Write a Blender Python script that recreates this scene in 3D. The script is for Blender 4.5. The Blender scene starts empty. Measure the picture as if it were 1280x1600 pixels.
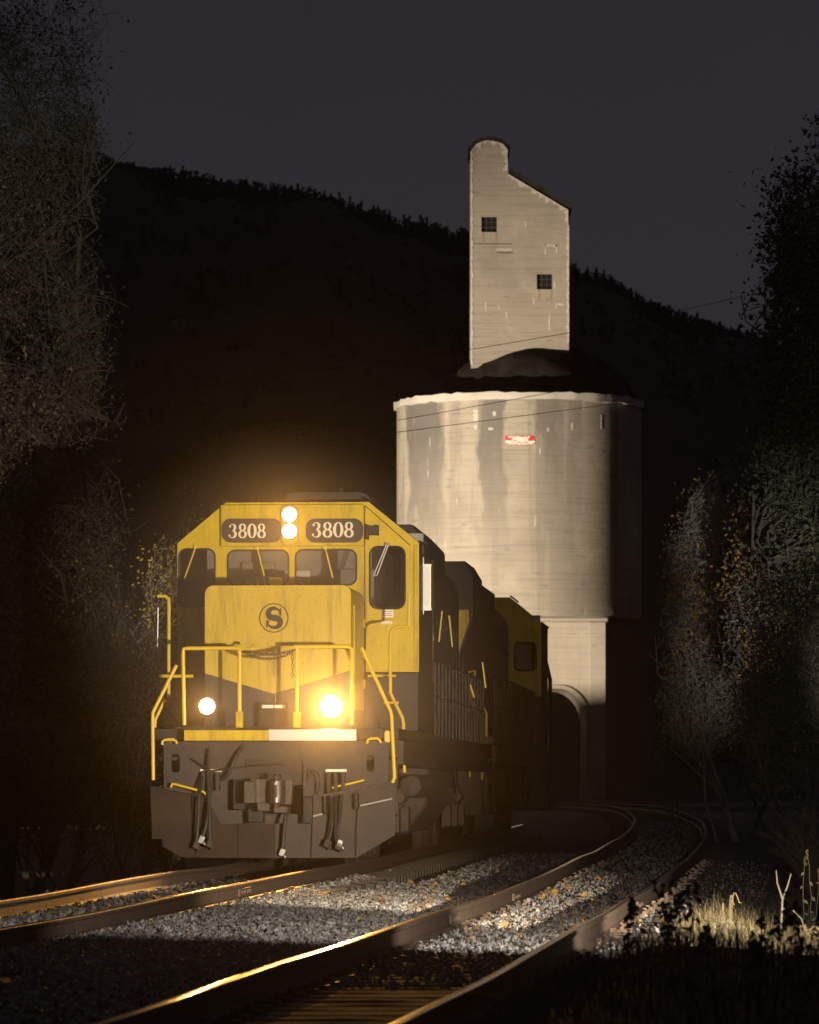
import bpy, math, random
import numpy as np
from mathutils import Vector, Matrix
from mathutils.geometry import tessellate_polygon

S = bpy.context.scene
COL = S.collection
F = 7070.0            # focal length in pixels of the 1280 px wide photograph
HY = 1240.0           # horizon row
CH = 1.15             # camera height
R = random.Random(7)

# ------------------------------------------------------------------ camera, world, lights
cd = bpy.data.cameras.new('camera'); cam = bpy.data.objects.new('camera', cd); COL.objects.link(cam)
cam.location = (0, 0, CH); cam.rotation_euler = (math.radians(90), 0, 0)
cd.sensor_fit = 'HORIZONTAL'; cd.sensor_width = 36.0; cd.lens = 36.0 * F / 1280.0
cd.shift_y = (HY - 800.0) / 1280.0
cd.clip_start = 0.5; cd.clip_end = 4000
cd.dof.use_dof = True; cd.dof.focus_distance = 57.0; cd.dof.aperture_fstop = 7.1
S.camera = cam
S.view_settings.view_transform = 'Standard'; S.view_settings.look = 'None'
S.view_settings.exposure = 0.0; S.view_settings.gamma = 1.0
S.render.engine = 'CYCLES'
S.cycles.use_denoising = True
try: S.cycles.denoiser = 'OPENIMAGEDENOISE'
except Exception: pass
S.cycles.max_bounces = 6; S.cycles.volume_bounces = 0; S.cycles.transparent_max_bounces = 12
S.cycles.sample_clamp_indirect = 4.0
S.cycles.use_light_tree = True; S.cycles.volume_step_rate = 0.6; S.cycles.volume_max_steps = 128

W = bpy.data.worlds.new('World'); S.world = W; W.use_nodes = True
wn = W.node_tree.nodes; wl = W.node_tree.links
bg = wn['Background']
tc = wn.new('ShaderNodeTexCoord'); sep = wn.new('ShaderNodeSeparateXYZ'); wl.new(tc.outputs['Generated'], sep.inputs[0])
cr = wn.new('ShaderNodeValToRGB'); wl.new(sep.outputs['Z'], cr.inputs[0])
cr.color_ramp.elements[0].position = 0.0; cr.color_ramp.elements[0].color = (0.035, 0.030, 0.0345, 1)
cr.color_ramp.elements[1].position = 0.20; cr.color_ramp.elements[1].color = (0.0225, 0.0208, 0.0265, 1)
cn = wn.new('ShaderNodeTexNoise'); cn.inputs['Scale'].default_value = 5.0; cn.inputs['Detail'].default_value = 4
wl.new(tc.outputs['Generated'], cn.inputs['Vector'])
cm = wn.new('ShaderNodeMapRange'); cm.inputs['To Min'].default_value = 0.85; cm.inputs['To Max'].default_value = 1.15
wl.new(cn.outputs['Fac'], cm.inputs['Value'])
mx = wn.new('ShaderNodeMix'); mx.data_type = 'RGBA'; mx.blend_type = 'MULTIPLY'; mx.inputs[0].default_value = 1.0
wl.new(cr.outputs[0], mx.inputs[6]); wl.new(cm.outputs[0], mx.inputs[7]); wl.new(mx.outputs[2], bg.inputs['Color'])
bg.inputs['Strength'].default_value = 1.0

def spot(name, loc, target, power, size_deg, blend, color, radius=0.15, parent=None):
    l = bpy.data.lights.new(name, 'SPOT'); o = bpy.data.objects.new(name, l); COL.objects.link(o)
    o.location = loc
    o.rotation_euler = (Vector(target) - Vector(loc)).to_track_quat('-Z', 'Y').to_euler()
    l.energy = power; l.spot_size = math.radians(size_deg); l.spot_blend = blend; l.color = color
    l.shadow_soft_size = radius
    if parent: o.parent = parent
    return o
# the photographer's flashes, standing out of frame beside the line
spot('strobe_light', (5.7, 31.0, 1.15), (-2.5, 58.0, 2.5), 36000, 26, 0.45, (1.0, 0.84, 0.62), 0.06)
spot('strobe_light', (3.7, 33.0, 1.7), (1.8, 41.0, 0.7), 3500, 76, 0.5, (1.0, 0.90, 0.76), 0.10)
spot('strobe_light', (-22.0, 150.0, 1.0), (4.3, 183.0, 9.5), 180000, 54, 0.8, (1.0, 0.82, 0.60), 0.07)
spot('strobe_light', (-9.5, 46.0, 1.0), (-4.35, 72.0, 4.9), 19000, 8.0, 0.95, (1.0, 0.84, 0.68), 0.15)
spot('strobe_light', (8.3, 56.0, 1.0), (6.7, 88.0, 5.6), 21000, 14, 0.9, (1.0, 0.90, 0.80), 0.15)

# ------------------------------------------------------------------ helpers
def tag(o, label=None, cat=None, group=None, kind=None):
    if label: o['label'] = label
    if cat: o['category'] = cat
    if group: o['group'] = group
    if kind: o['kind'] = kind
    return o

def empty(name, loc=(0, 0, 0), rz=0.0, label=None, cat=None, group=None):
    o = bpy.data.objects.new(name, None); COL.objects.link(o)
    o.location = loc; o.rotation_euler = (0, 0, rz); o.empty_display_size = 0.2
    return tag(o, label, cat, group)

class MB:
    def __init__(s): s.v = []; s.f = []; s.m = []
    def add(s, vs, fs, mi=0):
        n = len(s.v); s.v.extend([tuple(p) for p in vs])
        s.f.extend([tuple(i + n for i in f) for f in fs]); s.m.extend([mi] * len(fs)); return s
    def box(s, x0, x1, y0, y1, z0, z1, mi=0):
        vs = [(x0,y0,z0),(x1,y0,z0),(x1,y1,z0),(x0,y1,z0),(x0,y0,z1),(x1,y0,z1),(x1,y1,z1),(x0,y1,z1)]
        return s.add(vs, [(3,2,1,0),(4,5,6,7),(0,1,5,4),(1,2,6,5),(2,3,7,6),(3,0,4,7)], mi)
    def obox(s, c, size, M, mi=0):
        hx, hy, hz = size[0]/2, size[1]/2, size[2]/2
        vs = [Vector(c) + M @ Vector((a*hx, b*hy, d*hz)) for a, b, d in
              [(-1,-1,-1),(1,-1,-1),(1,1,-1),(-1,1,-1),(-1,-1,1),(1,-1,1),(1,1,1),(-1,1,1)]]
        return s.add(vs, [(3,2,1,0),(4,5,6,7),(0,1,5,4),(1,2,6,5),(2,3,7,6),(3,0,4,7)], mi)
    def bar(s, p, q, w, t, mi=0):
        p, q = Vector(p), Vector(q); d = q - p
        M = d.to_track_quat('Z', 'Y').to_matrix()
        return s.obox((p + q) / 2, (w, t, d.length), M, mi)
    def tube(s, path, r, n=8, mi=0, caps=True):
        P = [Vector(p) for p in path]; k = len(P)
        rs = r if isinstance(r, (list, tuple)) else [r] * k
        vs = []; ref = None
        for i in range(k):
            t = (P[min(i+1, k-1)] - P[max(i-1, 0)])
            if t.length < 1e-9: t = Vector((0, 0, 1))
            t.normalize()
            if ref is None:
                ref = Vector((1, 0, 0)) if abs(t.x) < 0.8 else Vector((0, 1, 0))
            a = (ref - t * ref.dot(t))
            if a.length < 1e-5: a = t.orthogonal()
            a.normalize(); ref = a; b = t.cross(a)
            for j in range(n):
                an = 2 * math.pi * j / n
                vs.append(P[i] + (a * math.cos(an) + b * math.sin(an)) * rs[i])
        fs = []
        for i in range(k - 1):
            for j in range(n):
                j2 = (j + 1) % n
                fs.append((i*n+j, i*n+j2, (i+1)*n+j2, (i+1)*n+j))
        if caps:
            fs.append(tuple(range(n))[::-1]); fs.append(tuple(range((k-1)*n, k*n)))
        return s.add(vs, fs, mi)
    def plate(s, outer, holes, y0, y1, mi=0):
        """loops of (x,z); front face at y0, back face at y1, walls round every loop"""
        loops = [outer] + list(holes)
        tri = tessellate_polygon([[Vector((a, b, 0)) for a, b in L] for L in loops])
        flat = [p for L in loops for p in L]; n = len(flat)
        vs = [(a, y0, b) for a, b in flat] + [(a, y1, b) for a, b in flat]
        fs = []
        for t in tri:
            a, b, c = t
            ar = (flat[b][0]-flat[a][0])*(flat[c][1]-flat[a][1]) - (flat[c][0]-flat[a][0])*(flat[b][1]-flat[a][1])
            if ar < 0: a, b, c = a, c, b
            fs.append((a, b, c)); fs.append((c+n, b+n, a+n))
        o = 0
        for L in loops:
            k = len(L)
            for i in range(k):
                j = (i + 1) % k
                fs.append((o+j, o+i, o+i+n, o+j+n))
            o += k
        return s.add(vs, fs, mi)
    def prism(s, poly, y0, y1, mi=0): return s.plate(poly, [], y0, y1, mi)
    def lathe(s, prof, n=32, c=(0, 0, 0), mi=0, axis='z'):
        vs = []
        for r, z in prof:
            for j in range(n):
                a = 2*math.pi*j/n
                if axis == 'z': vs.append((c[0]+r*math.cos(a), c[1]+r*math.sin(a), c[2]+z))
                elif axis == 'y': vs.append((c[0]+r*math.cos(a), c[1]+z, c[2]+r*math.sin(a)))
                else: vs.append((c[0]+z, c[1]+r*math.cos(a), c[2]+r*math.sin(a)))
        fs = []
        for i in range(len(prof)-1):
            for j in range(n):
                j2 = (j+1) % n
                fs.append((i*n+j, i*n+j2, (i+1)*n+j2, (i+1)*n+j))
        if prof[0][0] > 1e-6: fs.append(tuple(range(n))[::-1])
        if prof[-1][0] > 1e-6: fs.append(tuple(range((len(prof)-1)*n, len(prof)*n)))
        return s.add(vs, fs, mi)
    def build(s, name, mats, parent=None, smooth=35, bevel=0.0):
        me = bpy.data.meshes.new(name)
        me.from_pydata(s.v, [], s.f); me.validate(clean_customdata=False)
        if not isinstance(mats, (list, tuple)): mats = [mats]
        for m in mats: me.materials.append(m)
        if len(mats) > 1 and len(me.polygons) == len(s.m):
            me.polygons.foreach_set('material_index', s.m)
        if smooth:
            me.polygons.foreach_set('use_smooth', [True]*len(me.polygons))
            me.set_sharp_from_angle(angle=math.radians(smooth))
        me.update()
        o = bpy.data.objects.new(name, me); COL.objects.link(o)
        if parent: o.parent = parent
        if bevel:
            b = o.modifiers.new('bevel', 'BEVEL'); b.width = bevel; b.segments = 2
            b.limit_method = 'ANGLE'; b.angle_limit = math.radians(40)
        return o

def rrect(x0, x1, z0, z1, r, n=5):
    out = []
    for cx, cz, a0 in ((x1-r, z0+r, -90), (x1-r, z1-r, 0), (x0+r, z1-r, 90), (x0+r, z0+r, 180)):
        for i in range(n+1):
            a = math.radians(a0 + 90*i/n); out.append((cx + r*math.cos(a), cz + r*math.sin(a)))
    return out
def circ(cx, cz, r, n=24, ry=None):
    ry = ry or r
    return [(cx + r*math.cos(2*math.pi*i/n), cz + ry*math.sin(2*math.pi*i/n)) for i in range(n)]

def big_mesh(name, verts, faces_flat, loop_tot, mats, mat_idx=None, smooth=False):
    """numpy built mesh for scattered stuff"""
    me = bpy.data.meshes.new(name)
    nv = len(verts); nl = len(faces_flat); nf = len(loop_tot)
    me.vertices.add(nv); me.vertices.foreach_set('co', np.asarray(verts, np.float32).ravel())
    me.loops.add(nl); me.loops.foreach_set('vertex_index', np.asarray(faces_flat, np.int32))
    me.polygons.add(nf)
    ls = np.concatenate([[0], np.cumsum(loop_tot)[:-1]]).astype(np.int32)
    me.polygons.foreach_set('loop_start', ls); me.polygons.foreach_set('loop_total', np.asarray(loop_tot, np.int32))
    if not isinstance(mats, (list, tuple)): mats = [mats]
    for m in mats: me.materials.append(m)
    if mat_idx is not None: me.polygons.foreach_set('material_index', np.asarray(mat_idx, np.int32))
    me.polygons.foreach_set('use_smooth', np.full(nf, smooth))
    me.update(calc_edges=True); me.validate()
    o = bpy.data.objects.new(name, me); COL.objects.link(o)
    return o

# ------------------------------------------------------------------ materials
def mat(name, col, rough=0.6, metal=0.0, noise=None, bump=0.0, bscale=30.0, spec=0.5, coat=0.0):
    """noise = (scale, other colour, amount)"""
    m = bpy.data.materials.new(name); m.use_nodes = True
    nt = m.node_tree; b = nt.nodes['Principled BSDF']
    b.inputs['Base Color'].default_value = (*col, 1); b.inputs['Roughness'].default_value = rough
    b.inputs['Metallic'].default_value = metal; b.inputs['Specular IOR Level'].default_value = spec
    if coat: b.inputs['Coat Weight'].default_value = coat
    t = nt.nodes.new('ShaderNodeTexCoord')
    if noise:
        n = nt.nodes.new('ShaderNodeTexNoise'); n.inputs['Scale'].default_value = noise[0]; n.inputs['Detail'].default_value = 6
        n.inputs['Roughness'].default_value = 0.65
        nt.links.new(t.outputs['Object'], n.inputs['Vector'])
        r = nt.nodes.new('ShaderNodeMapRange'); r.inputs['From Min'].default_value = 0.38; r.inputs['From Max'].default_value = 0.72
        r.inputs['To Max'].default_value = noise[2]
        nt.links.new(n.outputs['Fac'], r.inputs['Value'])
        x = nt.nodes.new('ShaderNodeMix'); x.data_type = 'RGBA'
        x.inputs[6].default_value = (*col, 1); x.inputs[7].default_value = (*noise[1], 1)
        nt.links.new(r.outputs[0], x.inputs[0]); nt.links.new(x.outputs[2], b.inputs['Base Color'])
    if bump:
        n2 = nt.nodes.new('ShaderNodeTexNoise'); n2.inputs['Scale'].default_value = bscale; n2.inputs['Detail'].default_value = 5
        nt.links.new(t.outputs['Object'], n2.inputs['Vector'])
        bp = nt.nodes.new('ShaderNodeBump'); bp.inputs['Strength'].default_value = bump; bp.inputs['Distance'].default_value = 0.02
        nt.links.new(n2.outputs['Fac'], bp.inputs['Height']); nt.links.new(bp.outputs[0], b.inputs['Normal'])
    return m
def emit(name, col, strength):
    m = bpy.data.materials.new(name); m.use_nodes = True; nt = m.node_tree
    b = nt.nodes['Principled BSDF']; b.inputs['Base Color'].default_value = (0.8, 0.8, 0.8, 1)
    b.inputs['Emission Color'].default_value = (*col, 1); b.inputs['Emission Strength'].default_value = strength
    m.cycles.emission_sampling = 'NONE'
    return m
def N(nt, typ, **kw):
    n = nt.nodes.new(typ)
    for k, v in kw.items(): setattr(n, k, v)
    return n
def math_node(nt, op, a, b=None):
    n = nt.nodes.new('ShaderNodeMath'); n.operation = op
    for i, x in enumerate((a, b)):
        if x is None: continue
        if isinstance(x, (int, float)): n.inputs[i].default_value = x
        else: nt.links.new(x, n.inputs[i])
    return n.outputs[0]

YEL = (0.60, 0.425, 0.006); BLK = (0.012, 0.010, 0.009)
M = {}
M['yellow'] = mat('yellow_paint', YEL, 0.42, noise=(2.2, (0.40, 0.24, 0.015), 0.6), bump=0.05, bscale=60)
M['rail_yellow'] = mat('handrail_yellow', (0.66, 0.45, 0.03), 0.4)
M['black'] = mat('black_paint', BLK, 0.55, spec=0.3, noise=(5.0, (0.026, 0.019, 0.014), 0.8), bump=0.05, bscale=40)
M['grime'] = mat('grimy_underframe', (0.042, 0.029, 0.020), 0.75, noise=(6.0, (0.018, 0.013, 0.010), 0.9), bump=0.25, bscale=35)
M['plow'] = mat('weathered_plow_paint', (0.034, 0.018, 0.009), 0.6, noise=(2.6, (0.012, 0.008, 0.006), 1.0), bump=0.12, bscale=25)
M['rubber'] = mat('black_rubber', (0.02, 0.018, 0.017), 0.6)
M['steel'] = mat('bare_steel', (0.5, 0.48, 0.45), 0.35, metal=1.0)
M['silver'] = mat('silver_paint', (0.75, 0.73, 0.7), 0.3, metal=0.6)
M['white'] = mat('white_enamel', (0.78, 0.76, 0.72), 0.5)
M['cream'] = mat('number_cream', (0.80, 0.70, 0.55), 0.6)
M['board'] = mat('number_board_brown', (0.035, 0.018, 0.012), 0.35)
M['red'] = mat('red_print', (0.55, 0.03, 0.03), 0.6)
M['reflect'] = mat('reflective_tape', (0.85, 0.78, 0.62), 0.35)
M['grey'] = mat('interior_grey', (0.34, 0.32, 0.30), 0.7, noise=(4, (0.2, 0.19, 0.18), 0.7))
M['lgrey'] = mat('instrument_grey', (0.78, 0.76, 0.72), 0.6)
M['lens'] = emit('lit_headlight_lens', (1.0, 0.86, 0.58), 60.0)
M['lens_bright'] = emit('lit_ditch_light_lens', (1.0, 0.88, 0.62), 120.0)
M['lens_off'] = mat('unlit_lens', (0.3, 0.3, 0.3), 0.1)
def glass_mat():
    m = bpy.data.materials.new('cab_glass'); m.use_nodes = True; nt = m.node_tree; nt.nodes.clear()
    o = N(nt, 'ShaderNodeOutputMaterial'); mixs = N(nt, 'ShaderNodeMixShader')
    tr = N(nt, 'ShaderNodeBsdfTransparent'); tr.inputs[0].default_value = (0.88, 0.87, 0.85, 1)
    gl = N(nt, 'ShaderNodeBsdfGlossy'); gl.inputs['Roughness'].default_value = 0.04
    fr = N(nt, 'ShaderNodeFresnel'); fr.inputs[0].default_value = 1.5
    nt.links.new(fr.outputs[0], mixs.inputs[0]); nt.links.new(tr.outputs[0], mixs.inputs[1]); nt.links.new(gl.outputs[0], mixs.inputs[2])
    nt.links.new(mixs.outputs[0], o.inputs['Surface']); return m
M['glass'] = glass_mat()
def add_dirt(m, col=(0.10, 0.06, 0.02), amt=0.8, sx=7.0, sz=0.8):
    nt = m.node_tree; b = nt.nodes['Principled BSDF']; src = b.inputs['Base Color'].links[0].from_socket
    t = N(nt, 'ShaderNodeTexCoord'); mp = N(nt, 'ShaderNodeMapping'); mp.inputs['Scale'].default_value = (sx, sx, sz); nt.links.new(t.outputs['Object'], mp.inputs['Vector'])
    n = N(nt, 'ShaderNodeTexNoise'); n.inputs['Scale'].default_value = 1.0; n.inputs['Detail'].default_value = 7; n.inputs['Roughness'].default_value = 0.7; nt.links.new(mp.outputs[0], n.inputs['Vector'])
    r = N(nt, 'ShaderNodeMapRange'); r.inputs['From Min'].default_value = 0.50; r.inputs['From Max'].default_value = 0.82; r.inputs['To Max'].default_value = amt; nt.links.new(n.outputs['Fac'], r.inputs['Value'])
    n2 = N(nt, 'ShaderNodeTexNoise'); n2.inputs['Scale'].default_value = 45.0; n2.inputs['Detail'].default_value = 4; nt.links.new(t.outputs['Object'], n2.inputs['Vector'])
    r2 = N(nt, 'ShaderNodeMapRange'); r2.inputs['From Min'].default_value = 0.63; r2.inputs['From Max'].default_value = 0.70; r2.inputs['To Max'].default_value = 0.6; nt.links.new(n2.outputs['Fac'], r2.inputs['Value'])
    f = math_node(nt, 'MAXIMUM', r.outputs[0], r2.outputs[0])
    x = N(nt, 'ShaderNodeMix', data_type='RGBA'); nt.links.new(f, x.inputs[0]); nt.links.new(src, x.inputs[6]); x.inputs[7].default_value = (*col, 1)
    nt.links.new(x.outputs[2], b.inputs['Base Color']); return m
M['yellow'].node_tree.nodes['Principled BSDF'].inputs['Specular IOR Level'].default_value = 0.3
add_dirt(M['yellow']); add_dirt(M['plow'], (0.015, 0.011, 0.009), 0.8, 5.0, 1.2)

def vpaint(name, u0, w0, k):
    """yellow nose paint over black, parted along a V (object space)"""
    m = mat(name, YEL, 0.42, bump=0.05, bscale=60); nt = m.node_tree; b = nt.nodes['Principled BSDF']
    t = N(nt, 'ShaderNodeTexCoord'); s = N(nt, 'ShaderNodeSeparateXYZ'); nt.links.new(t.outputs['Object'], s.inputs[0])
    du = math_node(nt, 'ABSOLUTE', math_node(nt, 'SUBTRACT', s.outputs['X'], u0))
    lim = math_node(nt, 'ADD', math_node(nt, 'MULTIPLY', du, k), w0)
    g = math_node(nt, 'GREATER_THAN', s.outputs['Z'], lim)
    n = N(nt, 'ShaderNodeTexNoise'); n.inputs['Scale'].default_value = 3.0; n.inputs['Detail'].default_value = 6
    nt.links.new(t.outputs['Object'], n.inputs['Vector'])
    x0 = N(nt, 'ShaderNodeMix', data_type='RGBA'); x0.inputs[6].default_value = (*YEL, 1); x0.inputs[7].default_value = (0.44, 0.28, 0.03, 1)
    nt.links.new(math_node(nt, 'MULTIPLY', n.outputs['Fac'], 0.7), x0.inputs[0])
    x = N(nt, 'ShaderNodeMix', data_type='RGBA'); x.inputs[6].default_value = (*BLK, 1)
    nt.links.new(x0.outputs[2], x.inputs[7]); nt.links.new(g, x.inputs[0]); nt.links.new(x.outputs[2], b.inputs['Base Color'])
    return add_dirt(m)

# ------------------------------------------------------------------ track geometry
LT = np.array([(10,0.0),(33,0.0),(37,0.035),(41,0.083),(45,0.13),(49,0.18),(53,0.225),(57,0.235),(65,0.27),(78,0.34),(100,0.44),(140,0.62),(200,0.8)])
RTZ = np.array([(5,-0.10),(14,-0.05),(22.5,0.004),(29.5,0.065),(41.5,0.082),(50.5,0.107),(55.1,0.168),(62,0.255),(70.7,0.31),(83.5,0.39),(98,0.50),(114,0.57),(136,0.67),(163,0.76),(200,0.88)])
RTX = np.array([(5,-3.55),(14,-2.55),(22.5,-1.56),(29.5,-0.77),(41.5,0.323),(50.5,1.19),(55.1,1.636),(62,2.30),(70.7,3.02),(83.5,3.98),(98,4.88),(114,5.67),(136,6.48),(150,6.82),(160,6.80),(170,6.35),(180,5.65),(190,4.9),(200,4.1)])
GR = np.arange(5, 200.01, 0.5)
def smoothed(tab, sig):
    y = np.interp(GR, tab[:, 0], tab[:, 1]); k = int(sig*6); ker = np.exp(-0.5*((np.arange(-k, k+1)*0.5)/sig)**2); ker /= ker.sum()
    sl0 = (y[1]-y[0]); sl1 = (y[-1]-y[-2])
    yp = np.concatenate([y[0]-sl0*np.arange(k, 0, -1), y, y[-1]+sl1*np.arange(1, k+1)])
    return np.convolve(yp, ker, mode='valid')
_rx, _rz, _lz = smoothed(RTX, 3.0), smoothed(RTZ, 2.0), smoothed(LT, 1.5)
def rx(y): return float(np.interp(y, GR, _rx)) + 0.75
def rz(y): return float(np.interp(y, GR, _rz))
def lx(y):
    d = 57.0 - y
    return -1.71 - 0.105*d - 0.0009*d*d if d > 0 else -1.71 - 0.078*d
def lz(y): return float(np.interp(y, GR, _lz))
BAL = 0.21            # ballast lies this far below the rail heads
def sstep(a, b, x):
    t = min(1, max(0, (x-a)/(b-a))); return t*t*(3-2*t)
def hn(x, y):         # small terrain noise
    return 0.5*math.sin(x*0.9+y*0.31+1.3) + 0.3*math.sin(x*2.1-y*0.7) + 0.2*math.sin(x*0.37+y*1.7+2)
def gz(x, y):
    yy = min(max(y, 6), 199)
    cl, c_r = lx(yy), rx(yy); zl, zr_ = lz(yy) - BAL, rz(yy) - BAL
    if x <= cl: z = zl
    elif x >= c_r: z = zr_
    else: z = zl + (zr_-zl)*(x-cl)/(c_r-cl)
    if x < cl: z -= 0.9*sstep(1.6, 4.5, cl-x) - 0.35*sstep(6, 30, cl-x)
    if x > c_r: z -= 0.16*sstep(1.3, 2.6, x-c_r)
    if cl + 0.8 < x < c_r - 0.8: z += (0.10*math.exp(-((y-43)/5.0)**2) - 0.12*sstep(47, 60, y))*sstep(0.8, 1.4, min(x-cl, c_r-x))
    far = sstep(190, 260, y); z = z*(1-far) + 0.6*far
    # bank with weeds on the near right
    bk = sstep(0.9, 2.0, x-c_r) * (1-sstep(27.5, 33, y)) * sstep(8, 16, y)
    z += bk*(0.50 + 0.06*hn(x, y))
    db = math.hypot(x+18.6, y-153.6)                  # unseen mound added to keep the flash off the tower's foot
    z = max(z, 1.46 - (db/2.6)**2*1.6) if db < 5 else z
    z += 0.05*hn(x*1.5, y*1.2)*sstep(1.6, 3.5, min(abs(x-cl), abs(x-c_r)))
    return z

xs = sorted(set([-900,-500,-250,-120,-70,-45,-30,-22,-21,-20.3,-19.6,-19,-18.5,-18,-17.4,-16.7,-16,-15,-14] + [round(-12+0.4*i, 2) for i in range(61)] + [13.5,15,18,22,30,45,70,120,250,500,900]))
ys = sorted(set([-60,-20,-5,0,4] + [6+0.75*i for i in range(90)] + [74+2*i for i in range(64)] + [151, 151.5, 152.5, 153, 153.5, 154.5, 155, 155.5] + [210,230,260,320,420,600,950]))
gv = [(x, y, gz(x, y)) for y in ys for x in xs]; nx = len(xs)
gf = [(j*nx+i, j*nx+i+1, (j+1)*nx+i+1, (j+1)*nx+i) for j in range(len(ys)-1) for i in range(nx-1)]
def ground_mat():
    m = mat('gravel_ground', (0.09, 0.085, 0.08), 0.9); nt = m.node_tree; b = nt.nodes['Principled BSDF']
    t = N(nt, 'ShaderNodeTexCoord')
    v = N(nt, 'ShaderNodeTexVoronoi'); v.inputs['Scale'].default_value = 22; nt.links.new(t.outputs['Object'], v.inputs['Vector'])
    n = N(nt, 'ShaderNodeTexNoise'); n.inputs['Scale'].default_value = 1.1; n.inputs['Detail'].default_value = 6; nt.links.new(t.outputs['Object'], n.inputs['Vector'])
    r = N(nt, 'ShaderNodeValToRGB'); e = r.color_ramp.elements
    e[0].position = 0.35; e[0].color = (0.10, 0.095, 0.09, 1); e[1].position = 0.65; e[1].color = (0.055, 0.042, 0.03, 1)
    nt.links.new(n.outputs['Fac'], r.inputs[0])
    x = N(nt, 'ShaderNodeMix', data_type='RGBA', blend_type='MULTIPLY'); x.inputs[0].default_value = 0.8
    nt.links.new(r.outputs[0], x.inputs[6]); nt.links.new(v.outputs['Color'], x.inputs[7]); nt.links.new(x.outputs[2], b.inputs['Base Color'])
    bp = N(nt, 'ShaderNodeBump'); bp.inputs['Strength'].default_value = 0.9; bp.inputs['Distance'].default_value = 0.03
    nt.links.new(v.outputs['Distance'], bp.inputs['Height']); nt.links.new(bp.outputs[0], b.inputs['Normal'])
    return m
g = MB(); g.add(gv, gf); tag(g.build('ground', ground_mat(), smooth=180), kind='structure')

# hill with a wooded ridge
RIDGE = [(-400,225),(-100,240),(120,250),(200,268),(380,300),(480,312),(560,335),(700,372),(735,378),(895,432),(940,444),(1000,485),(1140,530),(1300,585),(1700,700)]
HYD = 700.0
def ridge_z(x):
    px = 640 + x*F/HYD
    py = np.interp(px, [a for a, _ in RIDGE], [b for _, b in RIDGE])
    return CH + (HY-py)*HYD/F
hm = MB(); hv = []; hx = [-260+4*i for i in range(131)]
prof = [(0, 0), (0.15, 0.06), (0.35, 0.25), (0.6, 0.58), (0.85, 0.9), (1.0, 1.0), (1.15, 0.97), (1.6, 0.6)]
for k, (fy, fz) in enumerate(prof):
    for x in hx:
        hv.append((x, 330 + fy*(HYD-330), -0.5 + (ridge_z(x)+0.5)*fz + (2.0*hn(x*0.2, fy*9) if 0 < k else 0)))
nh = len(hx)
hm.add(hv, [(k*nh+i, k*nh+i+1, (k+1)*nh+i+1, (k+1)*nh+i) for k in range(len(prof)-1) for i in range(nh-1)])
M['forest'] = mat('dark_forest_floor', (0.02, 0.02, 0.016), 0.95, noise=(0.2, (0.03, 0.026, 0.02), 0.8))
tag(hm.build('hill', M['forest'], smooth=180), kind='structure')

def quads(centers, sizes, rnd, jitter=1.0, aspect=1.0):
    """randomly turned leaf quads around centers (numpy)"""
    n = len(centers); c = np.asarray(centers, np.float32)
    a = rnd.normal(size=(n, 3)); a /= np.linalg.norm(a, axis=1, keepdims=True)
    b = rnd.normal(size=(n, 3)); b -= a*np.sum(a*b, axis=1, keepdims=True); b /= np.linalg.norm(b, axis=1, keepdims=True)
    s = np.asarray(sizes)[:, None]*0.5
    a = a*s; b = b*s*aspect
    cc = np.cross(a, b); cc /= np.linalg.norm(cc, axis=1, keepdims=True) + 1e-9; cc *= s*0.25
    v = np.stack([c-a, c-b*0.8+cc, c+a, c+b*0.8+cc], axis=1).reshape(-1, 3)
    return v
rn = np.random.default_rng(3)
pts = []; szs = []
for i in range(2600):
    x = rn.uniform(-75, 80); depth = rn.uniform(-1, 0.12) if i < 1500 else -10*rn.random()
    y = HYD + depth*26 + rn.normal()*1.0
    t = (y-330)/(HYD-330); zb = -2.0 + (ridge_z(x)+0.5)*float(np.interp(t, [p[0] for p in prof], [p[1] for p in prof]))
    conif = rn.random() < 0.3; h = rn.uniform(1.2, 3.6) if not conif else rn.uniform(1.5, 4.2); w = h*rn.uniform(0.35, 0.6) if not conif else h*0.22
    k = 70; q = rn.random(k)
    if conif:
        rr = w*(1-q)*np.sqrt(rn.random(k)); zz = zb + h*q
    else:
        ph = rn.uniform(-1, 1, k); rr = w*np.sqrt(1-ph**2)*np.cbrt(rn.random(k)); zz = zb + h*0.5 + ph*h*0.5
    an = rn.random(k)*2*np.pi
    pts.append(np.stack([x+rr*np.cos(an), y+rr*np.sin(an), zz], 1)); szs.append(rn.uniform(0.25, 0.75, k))
pts = np.concatenate(pts); szs = np.concatenate(szs)
v = quads(pts, szs, rn)
M['ridge_leaf'] = mat('ridge_foliage', (0.035, 0.035, 0.022), 0.9)
o = big_mesh('ridge_forest', v, np.arange(len(v)), np.full(len(pts), 4), M['ridge_leaf'])
tag(o, 'dark wooded skyline of bare and evergreen trees along the hill crest', 'forest', kind='stuff')

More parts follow.
